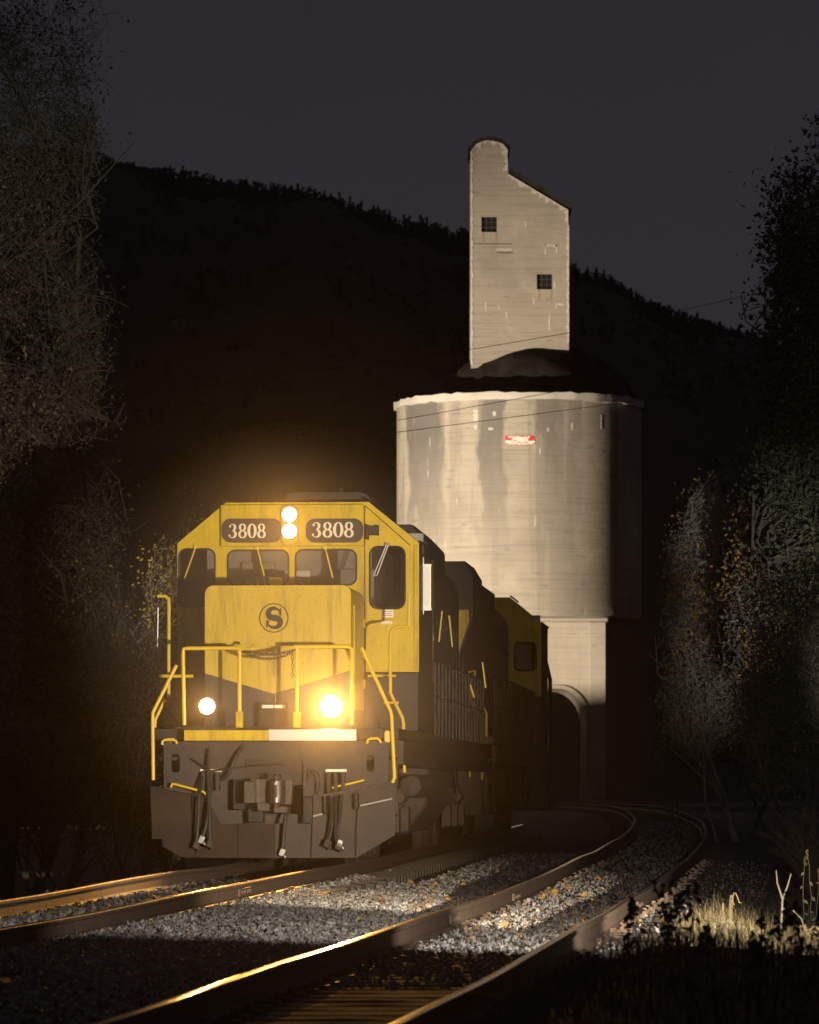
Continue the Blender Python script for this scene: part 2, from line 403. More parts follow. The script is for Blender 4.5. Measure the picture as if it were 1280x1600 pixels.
# ------------------------------------------------------------------ railway tracks
def rust_mat():
    m = mat('rusty_rail_side', (0.066, 0.042, 0.028), 0.66, noise=(9, (0.03, 0.02, 0.015), 0.9), bump=0.15, bscale=50); return m
M['rust'] = rust_mat()
M['railtop'] = mat('polished_rail_head', (0.68, 0.55, 0.42), 0.19, metal=1.0, noise=(12, (0.40, 0.28, 0.18), 0.7))
M['tie'] = mat('weathered_tie_wood', (0.06, 0.05, 0.042), 0.85, noise=(4, (0.03, 0.024, 0.02), 0.9), bump=0.5, bscale=18)
M['plate'] = mat('worn_tie_plate', (0.075, 0.05, 0.034), 0.38, metal=0.6, noise=(20, (0.045, 0.028, 0.02), 0.8))
RP = [(-0.070,-0.185),(0.070,-0.185),(0.070,-0.172),(0.012,-0.150),(0.010,-0.055),(0.036,-0.040),(0.037,-0.012),(0.030,-0.002),(0.0,0.0),(-0.030,-0.002),(-0.037,-0.012),(-0.036,-0.040),(-0.010,-0.055),(-0.012,-0.150),(-0.070,-0.172)]
def frame(cx, cz, y):
    d = Vector((cx(y+0.5)-cx(y-0.5), 1.0, cz(y+0.5)-cz(y-0.5))).normalized()
    side = Vector((d.y, -d.x, 0)).normalized()
    return Vector((cx(y), y, cz(y))), d, side
def rail(cx, cz, off, y0, y1, parent):
    mb = MB(); n = len(RP); ysx = np.arange(y0, y1+0.01, 0.75); vs = []
    for y in ysx:
        c, d, sd = frame(cx, cz, float(y)); wob = 0.004*math.sin(y*0.9+off*3) + 0.005*math.sin(y*0.31+off)
        for a, b in RP: vs.append(c + sd*(off+a+wob) + Vector((0, 0, b + 0.006*math.sin(y*0.55+off*2))))
    for i in range(len(ysx)-1):
        for j in range(n):
            k = (j+1) % n; mi = 1 if j in (7, 8) else 0
            mb.f.append((i*n+j, i*n+k, (i+1)*n+k, (i+1)*n+j)[::-1]); mb.m.append(mi)
    mb.v = [tuple(p) for p in vs]
    mb.f.append(tuple(range(n))); mb.m.append(0); mb.f.append(tuple(range((len(ysx)-1)*n, len(ysx)*n))[::-1]); mb.m.append(0)
    return mb.build('rail', [M['rust'], M['railtop']], parent, smooth=25)
def tie_mesh(seed):
    r = random.Random(seed); mb = MB(); nxs = 9; L = 2.6
    vs = []
    for i in range(nxs):
        x = -L/2 + L*i/(nxs-1)
        for a, b in ((-0.115, -0.17), (0.115, -0.17), (0.115+r.uniform(-.012,.006), r.uniform(-.012,.004)), (0.03, r.uniform(-.014,.004)), (-0.115+r.uniform(-.006,.012), r.uniform(-.012,.004))):
            vs.append((x+r.uniform(-.004,.004), a, b))
    fs = [(i*5+j, i*5+(j+1)%5, (i+1)*5+(j+1)%5, (i+1)*5+j) for i in range(nxs-1) for j in range(5)]
    fs += [(4,3,2,1,0), tuple((nxs-1)*5+j for j in range(5))]
    mb.add(vs, fs); return mb
def plate_mesh():
    mb = MB()
    mb.box(-0.175, 0.175, -0.095, 0.095, -0.004, 0.0155)
    for s in (-1, 1):
        for q in (-0.06, 0.055):
            mb.box(min(s*0.075, s*0.115), max(s*0.075, s*0.115), q-0.018, q+0.018, 0.0155, 0.05)
            mb.box(min(s*0.085, s*0.10), max(s*0.085, s*0.10), q-0.01, q+0.01, 0.0155, 0.03)
    return mb
def anchor_joint(cx, cz, off, y, parent):
    c, d, sd = frame(cx, cz, y); mb = MB(); rot = Matrix((sd, d, Vector((0, 0, 1)))).transposed()
    for s in (-1, 1):
        mb.obox(c + sd*(off+s*0.030) + Vector((0, 0, -0.10)), (0.03, 0.75, 0.085), rot)
        for q in (-0.28, -0.12, 0.12, 0.28):
            mb.obox(c + sd*(off+s*0.052) + d*q + Vector((0, 0, -0.10)), (0.025, 0.035, 0.035), rot)
    return mb.build('joint_bar', M['rust'], parent, bevel=0.004)
tie_src = [tie_mesh(i).build('tie', M['tie']) for i in range(4)]
for t in tie_src: COL.objects.unlink(t)
plate_src = plate_mesh().build('tie_plate', M['plate']); COL.objects.unlink(plate_src)
def track(label, cx, cz, y0, y1, tie0, tie1, far1, joints):
    root = empty('railway_track', (0, 0, 0), 0, label, 'railway track')
    for off in (-0.75, 0.75): rail(cx, cz, off, y0, y1, root)
    for off, y in joints: anchor_joint(cx, cz, off, y, root)
    y = tie0; r = random.Random(int(tie0*10)); k = 0
    while y < tie1 and k < 99:
        c, d, sd = frame(cx, cz, y); t = tie_src[k % 4].copy(); COL.objects.link(t); t.parent = root
        ang = math.atan2(-d.x, d.y) + r.uniform(-.02, .02)
        t.location = (c.x + r.uniform(-.05,.05), y, c.z-0.203); t.rotation_euler = (0, 0, ang)
        for off in (-0.75, 0.75):
            p = plate_src.copy(); COL.objects.link(p); p.parent = t; p.location = (off, 0, 0.0); p.rotation_euler = (0, 0, r.uniform(-.03,.03))
        y += 0.53 + r.uniform(-.03, .03); k += 1
    if far1 > y:
        mb = MB()
        while y < far1:
            c, d, sd = frame(cx, cz, y); rot = Matrix((sd, d, Vector((0, 0, 1)))).transposed()
            mb.obox((c.x, y, c.z-0.288), (2.6, 0.22, 0.17), rot); y += 0.54
        tag(mb.build('tie', M['tie'], root), kind='stuff')
    return root
track('railway track whose two shining rails lead in under the yellow locomotive', lx, lz, 30, 102, 33.0, 60.0, 100, [(-0.75, 41.5), (0.75, 49.3)])
track('empty railway track with the leaf-strewn bed, curving off towards the concrete tower', rx, rz, 9, 192, 17.0, 70.0, 188, [(-0.75, 42.0), (-0.75, 50.0), (0.75, 47.0)])

# ballast stones: near stones are real geometry
def scatter_stones():
    r = np.random.default_rng(11)
    base = np.array([(1,0,0),(-1,0,0),(0,1,0),(0,-1,0),(0,0,1),(0,0,-1)], float)
    faces = np.array([(0,2,4),(2,1,4),(1,3,4),(3,0,4),(2,0,5),(1,2,5),(3,1,5),(0,3,5)])
    pos = []; sz = []
    def region(n, y0, y1, fx0, fx1, s0, s1, keep=None):
        yy = r.uniform(y0, y1, n)
        for y in yy:
            a, b = fx0(y), fx1(y); x = r.uniform(a, b)
            if keep and not keep(x, y, r): continue
            s = r.uniform(s0, s1)
            pos.append((x, y, gz(x, y) + s*0.25 + r.uniform(0, 0.03))); sz.append(s)
    # heap between the tracks
    region(52000, 33, 60, lambda y: lx(y)+0.82, lambda y: rx(y)-0.80, 0.014, 0.034)
    region(5000, 60, 80, lambda y: lx(y)+1.6, lambda y: rx(y)-0.80, 0.03, 0.055)
    region(4500, 20, 34, lambda y: max(lx(y)+0.82, -2.8), lambda y: rx(y)-0.80, 0.018, 0.036)
    # inside the left gauge
    region(5500, 36, 57, lambda y: lx(y)-0.66, lambda y: lx(y)+0.66, 0.02, 0.04)
    # inside the right gauge, sparse and sunk between ties
    region(5200, 30, 62, lambda y: rx(y)-0.66, lambda y: rx(y)+0.66, 0.010, 0.027)
    region(1500, 62, 120, lambda y: rx(y)-0.66, lambda y: rx(y)+0.66, 0.02, 0.04)
    region(1300, 30, 70, lambda y: rx(y)+0.82, lambda y: rx(y)+1.9, 0.008, 0.022)
    region(2500, 36, 57, lambda y: lx(y)-1.7, lambda y: lx(y)-0.82, 0.02, 0.045)
    P = np.array(pos); sz = np.array(sz); n = len(P)
    sc = r.uniform(0.65, 1.25, (n, 6, 1))*sz[:, None, None]
    V = base[None]*sc + r.normal(size=(n, 6, 3))*0.22*sz[:, None, None]
    V *= np.stack([r.uniform(.8,1.3,n), r.uniform(.8,1.3,n), r.uniform(.55,.95,n)], 1)[:, None, :]
    q = r.normal(size=(n, 4)); q /= np.linalg.norm(q, axis=1, keepdims=True)
    w, x, y, z = q.T
    Rm = np.stack([np.stack([1-2*(y*y+z*z), 2*(x*y-z*w), 2*(x*z+y*w)], 1), np.stack([2*(x*y+z*w), 1-2*(x*x+z*z), 2*(y*z-x*w)], 1), np.stack([2*(x*z-y*w), 2*(y*z+x*w), 1-2*(x*x+y*y)], 1)], 1)
    V = np.einsum('nij,nkj->nki', Rm, V) + P[:, None, :]
    Fc = (faces[None] + (np.arange(n)*6)[:, None, None]).reshape(-1)
    mi = np.repeat(r.choice(5, n, p=[.34, .26, .2, .12, .08]), 8)
    mats = [mat('granite_stone', c, 0.8, noise=(30, tuple(q*0.6 for q in c), 0.6)) for c in ((0.20,0.193,0.188),(0.14,0.133,0.128),(0.30,0.29,0.278),(0.075,0.069,0.065),(0.17,0.13,0.095))]
    o = big_mesh('ballast_gravel', V.reshape(-1, 3), Fc, np.full(n*8, 3), mats, mi)
    tag(o, 'grey crushed stone ballast heaped between and along the rails', 'ballast', kind='stuff')
scatter_stones()

# ------------------------------------------------------------------ glyph strokes
def strip(mb, pts, ws, plane, y0, y1):
    """variable width stroke in a plane; pts (a,b), plane maps (a,b)->(x,z)"""
    n = len(pts); L = []; Rr = []
    for i in range(n):
        a = np.array(pts[max(i-1, 0)]); b = np.array(pts[min(i+1, n-1)]); t = b-a; t = t/(np.linalg.norm(t)+1e-9)
        nrm = np.array((-t[1], t[0])); p = np.array(pts[i]); L.append(p+nrm*ws[i]/2); Rr.append(p-nrm*ws[i]/2)
    vs = []
    for A, B in zip(L, Rr):
        a = plane(*A); b = plane(*B); vs += [(a[0], y0, a[1]), (b[0], y0, b[1]), (a[0], y1, a[1]), (b[0], y1, b[1])]
    fs = []
    for i in range(n-1):
        k = 4*i; fs += [(k, k+1, k+5, k+4), (k+2, k+6, k+7, k+3), (k, k+4, k+6, k+2), (k+1, k+3, k+7, k+5)]
    fs += [(0, 2, 3, 1), (4*n-4, 4*n-3, 4*n-1, 4*n-2)]
    mb.add(vs, fs)
def arc(cx, cy, rx_, ry_, a0, a1, n=18):
    return [(cx+rx_*math.cos(math.radians(a0+(a1-a0)*i/n)), cy+ry_*math.sin(math.radians(a0+(a1-a0)*i/n))) for i in range(n+1)]
def glyph(mb, ch, plane, y0, y1):
    e = 0.0015
    if ch == '0':
        p = arc(0.30, 0.5, 0.215, 0.468, 0, 360, 40); strip(mb, p, [0.055+0.125*abs(math.cos(math.radians(9*i)))**1.3 for i in range(41)], plane, y0, y1)
    if ch == '8':
        p = arc(0.30, 0.745, 0.165, 0.222, 0, 360, 32); strip(mb, p, [0.055+0.085*abs(math.cos(2*math.pi*i/32)) for i in range(33)], plane, y0, y1)
        p = arc(0.30, 0.27, 0.205, 0.240, 0, 360, 32); strip(mb, p, [0.06+0.095*abs(math.cos(2*math.pi*i/32)) for i in range(33)], plane, y0-e, y1)
    if ch == '3':
        a = arc(0.26, 0.745, 0.175, 0.218, 160, -82, 22); wa = [0.05+0.10*max(0, math.cos(math.radians(160-242*i/22))) for i in range(23)]
        strip(mb, a, wa, plane, y0, y1)
        b = arc(0.25, 0.272, 0.215, 0.238, 84, -158, 24); wb = [0.05+0.12*max(0, math.cos(math.radians(84-242*i/24))) for i in range(25)]
        strip(mb, b, wb, plane, y0-e, y1)
        for c in ((0.115, 0.80), (0.075, 0.19)):
            mb.prism([plane(*q) for q in arc(c[0], c[1], 0.065, 0.065, 0, 345, 15)], y0-2*e, y1)
    if ch == 'S':
        top = arc(0.45, 0.715, 0.27, 0.235, 20, 232, 20); bot = arc(0.45, 0.285, 0.29, 0.235, 52, -160, 20)
        pts = top + bot; n = len(pts); ws = []
        for i in range(n):
            t = abs(i/(n-1)-0.5)*2; ws.append(0.235*(1-t**1.35)+0.065)
        strip(mb, pts, ws, plane, y0, y1)
        mb.prism([plane(*q) for q in ((0.675, 0.62), (0.80, 0.60), (0.775, 0.97), (0.735, 0.97), (0.70, 0.86))][::1], y0-e, y1)
        mb.prism([plane(*q) for q in ((0.09, 0.03), (0.13, 0.03), (0.17, 0.13), (0.24, 0.38), (0.075, 0.40))], y0-e, y1)

# ------------------------------------------------------------------ locomotives
HEAD1 = 0.075
O1 = Vector((-1.71, 57.0, 0.235))
L1 = empty('locomotive', O1, -HEAD1, 'yellow and black diesel locomotive with blazing headlights, numbered 3808, leading the train', 'locomotive')
_c, _s = math.cos(HEAD1), math.sin(HEAD1)
def fp(px, py, v):
    """where the sight line through a measured spot of the photograph meets the locomotive's cross section v metres back"""
    d = Vector(((px-640)/F, 1.0, (HY-py)/F)); p = Vector((0, 0, CH)) - O1
    rot = lambda q: Vector((q.x*_c - q.y*_s, q.x*_s + q.y*_c, q.z))
    p, d = rot(p), rot(d); t = (v-p.y)/d.y; q = p + d*t
    return (q.x, q.z)
def f3(px, py, v):
    a = fp(px, py, v); return Vector((a[0], v, a[1]))

VC, VN, VB = 3.2, 1.15, 5.9      # cab front, nose front, cab rear
def cab_outline(inset=0.0, zb=1.74):
    i = inset
    return [(-1.63+i, zb), (1.60-i, zb), (1.60-i, 4.25-i*0.4), (0.93-i*0.5, 4.79-i), (-0.98+i*0.5, 4.79-i), (-1.63+i, 4.25-i*0.4)]

def trucks_and_hood(root, lead):
    mb = MB()
    # long hood with chamfered roof
    hw0 = 1.04 if lead else 0.95
    hood = [(-hw0, 1.76), (hw0, 1.76), (hw0, 4.28), (hw0-0.1, 4.56), (-hw0+0.1, 4.56), (-hw0, 4.28)] if lead else [(-0.95, 1.76), (0.95, 1.76), (0.95, 4.18), (0.80, 4.46), (-0.80, 4.46), (-0.95, 4.18)]
    mb.prism(hood, VB+0.01, 20.2)
    if not lead:
        mb.prism([(-0.955, 3.15), (0.955, 3.15), (1.12, 3.8), (1.12, 4.42), (1.0, 4.60), (-1.0, 4.60), (-1.12, 4.42), (-1.12, 3.8)], 14.2, 17.9)
        mb.prism([(-0.96, 3.15), (0.96, 3.15), (1.18, 3.8), (1.18, 4.56), (1.04, 4.80), (-1.04, 4.80), (-1.18, 4.56), (-1.18, 3.8)], 17.91, 20.25)
        ep = MB(); ep.prism([(-0.9, 2.55), (0.9, 2.55), (0.92, 3.2), (1.10, 3.74), (1.10, 3.95), (-1.10, 3.95), (-1.10, 3.74), (-0.92, 3.2)], 20.262, 20.29); ep.build('hood_end_panel', M['yellow'], root)
    ob = mb.build('long_hood', M['black'], root, bevel=0.02)
    for sd in (-1, 1):                                 # access doors: raised leaves with hinges and a latch
        d = MB()
        e = hw0-0.95
        d.box(min(sd*(0.952+e), sd*(0.972+e)), max(sd*(0.952+e), sd*(0.972+e)), 0, 0.56, 2.0, 3.75)
        d.box(min(sd*(0.971+e), sd*(0.99+e)), max(sd*(0.971+e), sd*(0.99+e)), 0.44, 0.48, 2.75, 2.9)
        for w in (2.15, 3.55): d.box(min(sd*(0.971+e), sd*(0.985+e)), max(sd*(0.971+e), sd*(0.985+e)), -0.02, 0.03, w, w+0.1)
        d0 = d.build('hood_door', M['black'], root); v = VB+0.35; d0.location = (0, v, 0); v += 0.62
        while v < 19.6:
            c = d0.copy(); COL.objects.link(c); c.parent = root; c.location = (0, v, 0); v += 0.62
    def hatch(name, v0, v1, hw, top, ch):              # roof gear: dynamic brake hatch, fans, exhaust, lifting eyes
        t = MB(); t.prism([(-hw, 4.40), (hw, 4.40), (hw, top-ch), (hw-ch*1.4, top), (-hw+ch*1.4, top), (-hw, top-ch)], v0, v1); t.build(name, M['black'], root, bevel=0.02)
    if lead:
        t = MB(); t.prism([(-1.04, 4.10), (1.04, 4.10), (1.29, 4.30), (1.29, 4.62), (1.05, 4.87), (-1.05, 4.87), (-1.29, 4.62), (-1.29, 4.30)], 9.6, 13.0); t.build('brake_hatch', M['black'], root, bevel=0.04)
        hatch('radiator_hatch', 15.0, 19.6, 0.80, 4.74, 0.08)
    else: hatch('brake_hatch', 8.6, 12.4, 0.84, 4.90, 0.17)
    t = MB(); t.box(-0.35, 0.35, 6.9, 7.9, 4.46, 4.66); t.build('exhaust_stack', M['black'], root, bevel=0.02)
    for vv in (9.4, 11.4, 15.7, 17.2, 18.7):
        zz = (4.9 if vv < 13 else 4.68) if lead or vv < 13 else (4.60 if vv < 17.5 else 4.80)
        t = MB(); t.lathe([(0.58, zz-0.05), (0.58, zz+0.08), (0.50, zz+0.10), (0.0, zz+0.10)], 20, (0, vv, 0)); t.build('roof_fan', M['black'], root)
    for vv in (7.3, 12.9, 14.0):
        t = MB(); t.tube([(hw0-0.20, vv, 4.44), (hw0-0.20, vv, 4.64), (hw0-0.14, vv, 4.64), (hw0-0.12, vv, 4.42)], 0.014, 6); t.build('lifting_eye', M['black'], root)
    for sd in (-1, 1):
        gr = MB()
        for k in range(9): gr.obox((sd*(0.962+hw0-0.95), 10.5, 3.80+0.022*k), (0.03, 3.8, 0.014), Matrix.Identity(3))
        gr.box(min(sd*(0.001+hw0), sd*(0.01+hw0)), max(sd*(0.001+hw0), sd*(0.01+hw0)), 8.6, 12.4, 3.78, 4.0); gr.build('intake_grille', M['grime'], root)
    # walkway, sill
    wk = MB()
    wk.box(-1.56, 1.56, 0.32, 20.6, 1.60, 1.74)
    for s in (-1, 1): wk.box(min(s*1.45, s*1.555), max(s*1.45, s*1.555), 1.2, 19.8, 1.28, 1.599)
    wk.build('walkway', M['black'], root, bevel=0.01)
    uf = MB(); uf.box(-0.95, 0.95, 0.36, 20.5, 1.02, 1.598)
    for v0 in (4.35, 16.55): uf.box(-0.98, 0.98, v0-0.9, v0+0.9, 0.62, 1.018)
    uf.build('underframe', M['grime'], root, bevel=0.01)
    # walkway handrails
    for s in (-1, 1):
        hr = MB(); v = 6.2
        while v < 20.0:
            hr.tube([(s*1.50, v, 1.74), (s*1.50, v, 2.82)], 0.022, 6); v += 0.78
        hr.tube([(s*1.50, 6.2, 2.82), (s*1.50, 19.9, 2.82)], 0.02, 6)
        hr.tube([(s*1.50, 6.2, 2.30), (s*1.50, 19.9, 2.30)], 0.012, 6)
        hr.build('walkway_handrail', M['black'], root)
    for s in (-1, 1):                                  # end rails and stair rails at the hood end
        er = MB(); er.tube([(s*1.10, 20.5, 2.86), (s*1.22, 20.5, 2.88), (s*1.22, 20.5, 2.55), (s*1.42, 20.5, 2.14), (s*1.42, 20.5, 1.15)], 0.022, 8)
        er.tube([(s*1.22, 21.0, 2.2), (s*1.30, 21.0, 2.12), (s*1.30, 21.0, 1.0)], 0.02, 8)
        er.tube([(s*1.22, 20.3, 2.05), (s*1.22, 20.3, 1.2)], 0.016, 6)
        er.build('end_handrail', M['rail_yellow'], root)
    for s in (-1, 1):
        st = MB()
        for k in range(3): st.box(min(s*1.0, s*1.5), max(s*1.0, s*1.5), 20.1+0.0*k, 20.6, 0.55+0.38*k, 0.59+0.38*k)
        st.box(min(s*0.98, s*1.0), max(s*0.98, s*1.0), 20.1, 20.62, 0.5, 1.6)
        st.box(min(s*1.5, s*1.52), max(s*1.5, s*1.52), 20.05, 20.1, 0.5, 1.6)
        st.build('end_steps', M['grime'], root)
    st = MB(); st.box(-1.45, 1.45, 20.63, 20.70, 0.55, 1.6); st.build('end_plate', M['grime'], root)
    # fuel tank with air reservoir
    ft = MB()
    ft.prism([(-1.35, 0.75), (-1.05, 0.35), (1.05, 0.35), (1.35, 0.75), (1.38, 1.28), (-1.38, 1.28)], 8.2, 12.9)
    ft.build('fuel_tank', M['grime'], root, bevel=0.04)
    for s in (-1, 1):
        ar = MB(); ar.lathe([(0.0, -1.3), (0.14, -1.25), (0.17, -1.1), (0.17, 1.1), (0.14, 1.25), (0.0, 1.3)], 14, (s*1.30, 7.0, 1.02), axis='y')
        ar.build('air_reservoir', M['grime'], root)
    for v0 in (4.35, 16.55):
        for s in (-1, 1):
            tr = MB()
            x0, x1 = sorted((s*1.02, s*1.14))
            pts = [(-2.5, 0.62), (-2.5, 0.95), (-1.9, 1.02), (-1.0, 0.98), (0, 1.10), (1.0, 0.98), (1.9, 1.02), (2.5, 0.95), (2.5, 0.62), (1.9, 0.55), (1.25, 0.70), (0.5, 0.55), (-0.5, 0.55), (-1.25, 0.70), (-1.9, 0.55)]
            vs = [(x0, v0+a, b) for a, b in pts] + [(x1, v0+a, b) for a, b in pts]; n = len(pts)
            tri = tessellate_polygon([[Vector((a, b, 0)) for a, b in pts]])
            fs = [tuple(q) for q in tri] + [tuple(i+n for i in q[::-1]) for q in tri] + [(i, (i+1) % n, (i+1) % n+n, i+n) for i in range(n)]
            tr.add(vs, fs)
            for dv in (-1.7, 0, 1.7):
                tr.obox((s*1.19, v0+dv, 0.56), (0.14, 0.36, 0.34), Matrix.Identity(3))
                for q in (-0.26, 0.26): tr.lathe([(0.09, 0.72), (0.09, 1.0)], 10, (s*1.10, v0+dv+q, 0))
            tr.lathe([(0.07, -0.35), (0.07, 0.35)], 10, (s*1.22, v0+0.85, 0.86), axis='y')
            tr.build('truck_frame', M['grime'], root, bevel=0.01)
        for dv in (-1.7, 0, 1.7):
            w = MB(); w.tube([(-0.72, v0+dv, 0.508), (0.72, v0+dv, 0.508)], 0.09, 10)
            for s in (-1, 1): w.lathe([(0.0, -0.07), (0.42, -0.07), (0.53, -0.075), (0.535, -0.045), (0.508, -0.04), (0.505, 0.07), (0.40, 0.075), (0.36, 0.03), (0.0, 0.05)] if s > 0 else [(0.0, 0.07), (0.42, 0.07), (0.53, 0.075), (0.535, 0.045), (0.508, 0.04), (0.505, -0.07), (0.40, -0.075), (0.36, -0.03), (0.0, -0.05)], 28, (s*0.75, v0+dv, 0.508), axis='x')
            w.build('wheelset', M['grime'], root)

def gasket(mb, poly, v, r=0.014):
    mb.tube([(a, v, b) for a, b in poly] + [(poly[0][0], v, poly[0][1])], r, 6, caps=False)

# ---- leading unit: cab
wl_ = rrect(*[fp(280, 950, VC)[0], fp(336, 950, VC)[0], fp(280, 948, VC)[1], fp(280, 858, VC)[1]], 0.10)
wcl = rrect(fp(356, 900, VC)[0], fp(451, 900, VC)[0], fp(400, 914, VC)[1], fp(400, 860, VC)[1], 0.10)
wcr = rrect(fp(462, 900, VC)[0], fp(557, 900, VC)[0], fp(510, 914, VC)[1], fp(510, 859, VC)[1], 0.10)
wr_ = rrect(fp(578, 900, VC)[0], fp(633, 900, VC)[0], fp(600, 951, VC)[1], fp(600, 854, VC)[1], 0.11)
rear_l = rrect(-1.52, -1.08, 3.28, 3.86, 0.10); rear_r = rrect(1.06, 1.50, 3.28, 3.86, 0.10)
def hx_cab(root, lead):
    out = cab_outline(0, 2.53)
    mb = MB(); mb.plate(out, [wl_, wcl, wcr, wr_], VC, VC+0.06)
    cab = mb.build('cab_front', M['yellow'], root, bevel=0.012)
    mb = MB(); mb.plate(cab_outline(0.0), [cab_outline(0.06, 1.80)], VC+0.062, VB-0.06)
    mb.box(-1.628, 1.598, VC+0.002, VC+0.06, 1.742, 2.528)
    mb.build('cab', M['black'], root, bevel=0.015)
    rp = M['yellow']
    mb = MB(); mb.plate(cab_outline(0.0, 2.75), [rear_l, rear_r], VB-0.058, VB); mb.build('cab_rear', rp, root)
    mb = MB(); mb.box(-1.628, 1.598, VB-0.056, VB-0.002, 1.762, 2.748); mb.build('cab_rear_skirt', M['black'], root)
    roof = MB()                                        # roof edge with drip rail
    for s in (-1, 1):
        roof.tube([(1.61 if s > 0 else -1.64, VC-0.02, 4.26), (1.61 if s > 0 else -1.64, VB+0.05, 4.26)], 0.022, 6)
        roof.tube([(0.95 if s > 0 else -1.0, VC-0.02, 4.81), (0.95 if s > 0 else -1.0, VB+0.05, 4.81)], 0.018, 6)
        roof.bar((1.615 if s > 0 else -1.645, VC+0.55, 4.20), (1.615 if s > 0 else -1.645, VB-0.4, 4.20), 0.03, 0.14)
    roof.prism([(-0.25, 4.79), (0.95, 4.79), (0.86, 4.93), (0.75, 4.955), (-0.1, 4.955), (-0.2, 4.93)], VC+0.5, VB-0.2)
    roof.tube([(0.5, VC+0.7, 4.955), (0.5, VC+0.7, 5.02)], 0.03, 8)
    roof.build('cab_roof_trim', M['black'], root)
    for wn_, poly in (('l', wl_), ('c', wcl), ('c', wcr), ('r', wr_)):
        p = MB(); p.prism(poly, VC+0.025, VC+0.032); w = p.build('window', M['glass'], root, smooth=0)
        gm = MB(); gasket(gm, poly, VC-0.002); gm.build('gasket', M['rubber'], w)
    for poly in (rear_l, rear_r):
        p = MB(); p.prism(poly, VB-0.035, VB-0.028); w = p.build('window', M['glass'], root, smooth=0)
        gm = MB(); gasket(gm, poly, VB+0.002, 0.018); gm.build('gasket', M['rubber'], w)
hx_cab(L1, True)
it = MB()                                              # inside the cab: cabinet wall, control stand, seat backs
it.box(-1.5, 1.5, VB-0.5, VB-0.42, 1.8, 4.5)
it.box(-1.0, -0.55, VB-0.62, VB-0.502, 3.3, 4.1); it.box(0.2, 0.85, VB-0.66, VB-0.502, 3.2, 4.0)
it.build('cab_interior', M['grey'], L1, bevel=0.01)
it = MB()
for a, b, c, d in ((-0.95, -0.62, 3.72, 3.9), (-0.92, -0.74, 3.42, 3.62), (-0.4, -0.05, 3.68, 3.98), (0.28, 0.75, 3.62, 3.75), (1.02, 1.10, 3.1, 4.2), (1.2, 1.24, 3.1, 4.2), (-1.32, -1.28, 3.1, 4.2)):
    it.box(a, b, VB-0.70, VB-0.665, c, d)
for k in range(9):
    for j in range(3): it.box(0.28+0.055*k, 0.315+0.055*k, VB-0.70, VB-0.665, 3.40+0.05*j, 3.425+0.05*j)
it.build('instrument_panel', M['lgrey'], L1)
# number board box, boards, numerals, headlights
u0, w1 = fp(344.5, 788, VC-0.08); u1, w0 = fp(568.5, 853, VC-0.08)
nb = MB(); nb.box(u0, u1, VC-0.08, VC-0.001, w0, w1-0.005); box_ = nb.build('number_box', M['yellow'], L1, bevel=0.012)
for (a, b) in ((346.5, 440), (478, 567.5)):
    q0 = fp(a, 848, VC-0.1); q1 = fp(b, 810, VC-0.1)
    bm_ = MB(); bm_.prism(rrect(q0[0], q1[0], q0[1], q1[1], 0.12, 8), VC-0.1, VC-0.081)
    bo = bm_.build('number_board', M['board'], box_, bevel=0.004)
for (xa, xb, ya, yb) in ((357, 416.5, 841, 818), (487, 554, 840, 815.5)):
    tx = MB(); q0 = fp(xa, ya, VC-0.1); q1 = fp(xb, yb, VC-0.1); hh = q1[1]-q0[1]; adv = (q1[0]-q0[0])/4.0
    for i, ch in enumerate('3808'):
        glyph(tx, ch, lambda a, b, i=i: (q0[0] + i*adv + (a/0.60)*adv*0.97, q0[1] + b*hh), VC-0.108, VC-0.102)
    tx.build('numerals', M['cream'], box_, smooth=0)
q0 = fp(439.5, 851, VC-0.16); q1 = fp(466, 789, VC-0.16)
hb = MB(); hb.prism(rrect(q0[0], q1[0], q0[1], q1[1], 0.08), VC-0.16, VC-0.082); hbo = hb.build('headlight', M['yellow'], L1, bevel=0.015)
lens_pos = []
for py in (804.0, 830.0):
    c = fp(452.3, py, VC-0.18); lm = MB(); lm.lathe([(0.0, -0.025), (0.06, -0.02), (0.092, 0.0), (0.092, 0.02)], 24, (c[0], VC-0.18, c[1]), axis='y')
    lm.build('lens', M['lens'], hbo); lens_pos.append((c[0], VC-0.18, c[1], 1.3))
    rm = MB(); rm.tube([(c[0]+0.10*math.cos(t*math.pi/10), VC-0.17, c[1]+0.10*math.sin(t*math.pi/10)) for t in range(21)], 0.012, 6, caps=False); rm.build('lens_ring', M['steel'], hbo)
# wipers
for pts in ([(306, 854), (288, 905)], [(402, 856), (413, 900)], [(508, 855), (520, 903)]):
    wm = MB(); wm.tube([f3(*p, VC-0.04) for p in pts], 0.011, 6); p = f3(*pts[0], VC-0.03); wm.obox(p, (0.05, 0.05, 0.05), Matrix.Identity(3)); wm.build('wiper', M['rail_yellow'], L1)
wm = MB(); wm.tube([f3(604, 851, VC-0.04), f3(584, 899, VC-0.04)], 0.008, 6); wm.tube([f3(607, 851, VC-0.045), f3(589, 899, VC-0.045)], 0.008, 6)
wm.tube([f3(583, 899, VC-0.05), f3(590, 899, VC-0.05)], 0.012, 6); wm.tube([f3(602, 850, VC-0.05), f3(609, 851, VC-0.05)], 0.022, 6); wm.build('wiper', M['silver'], L1)
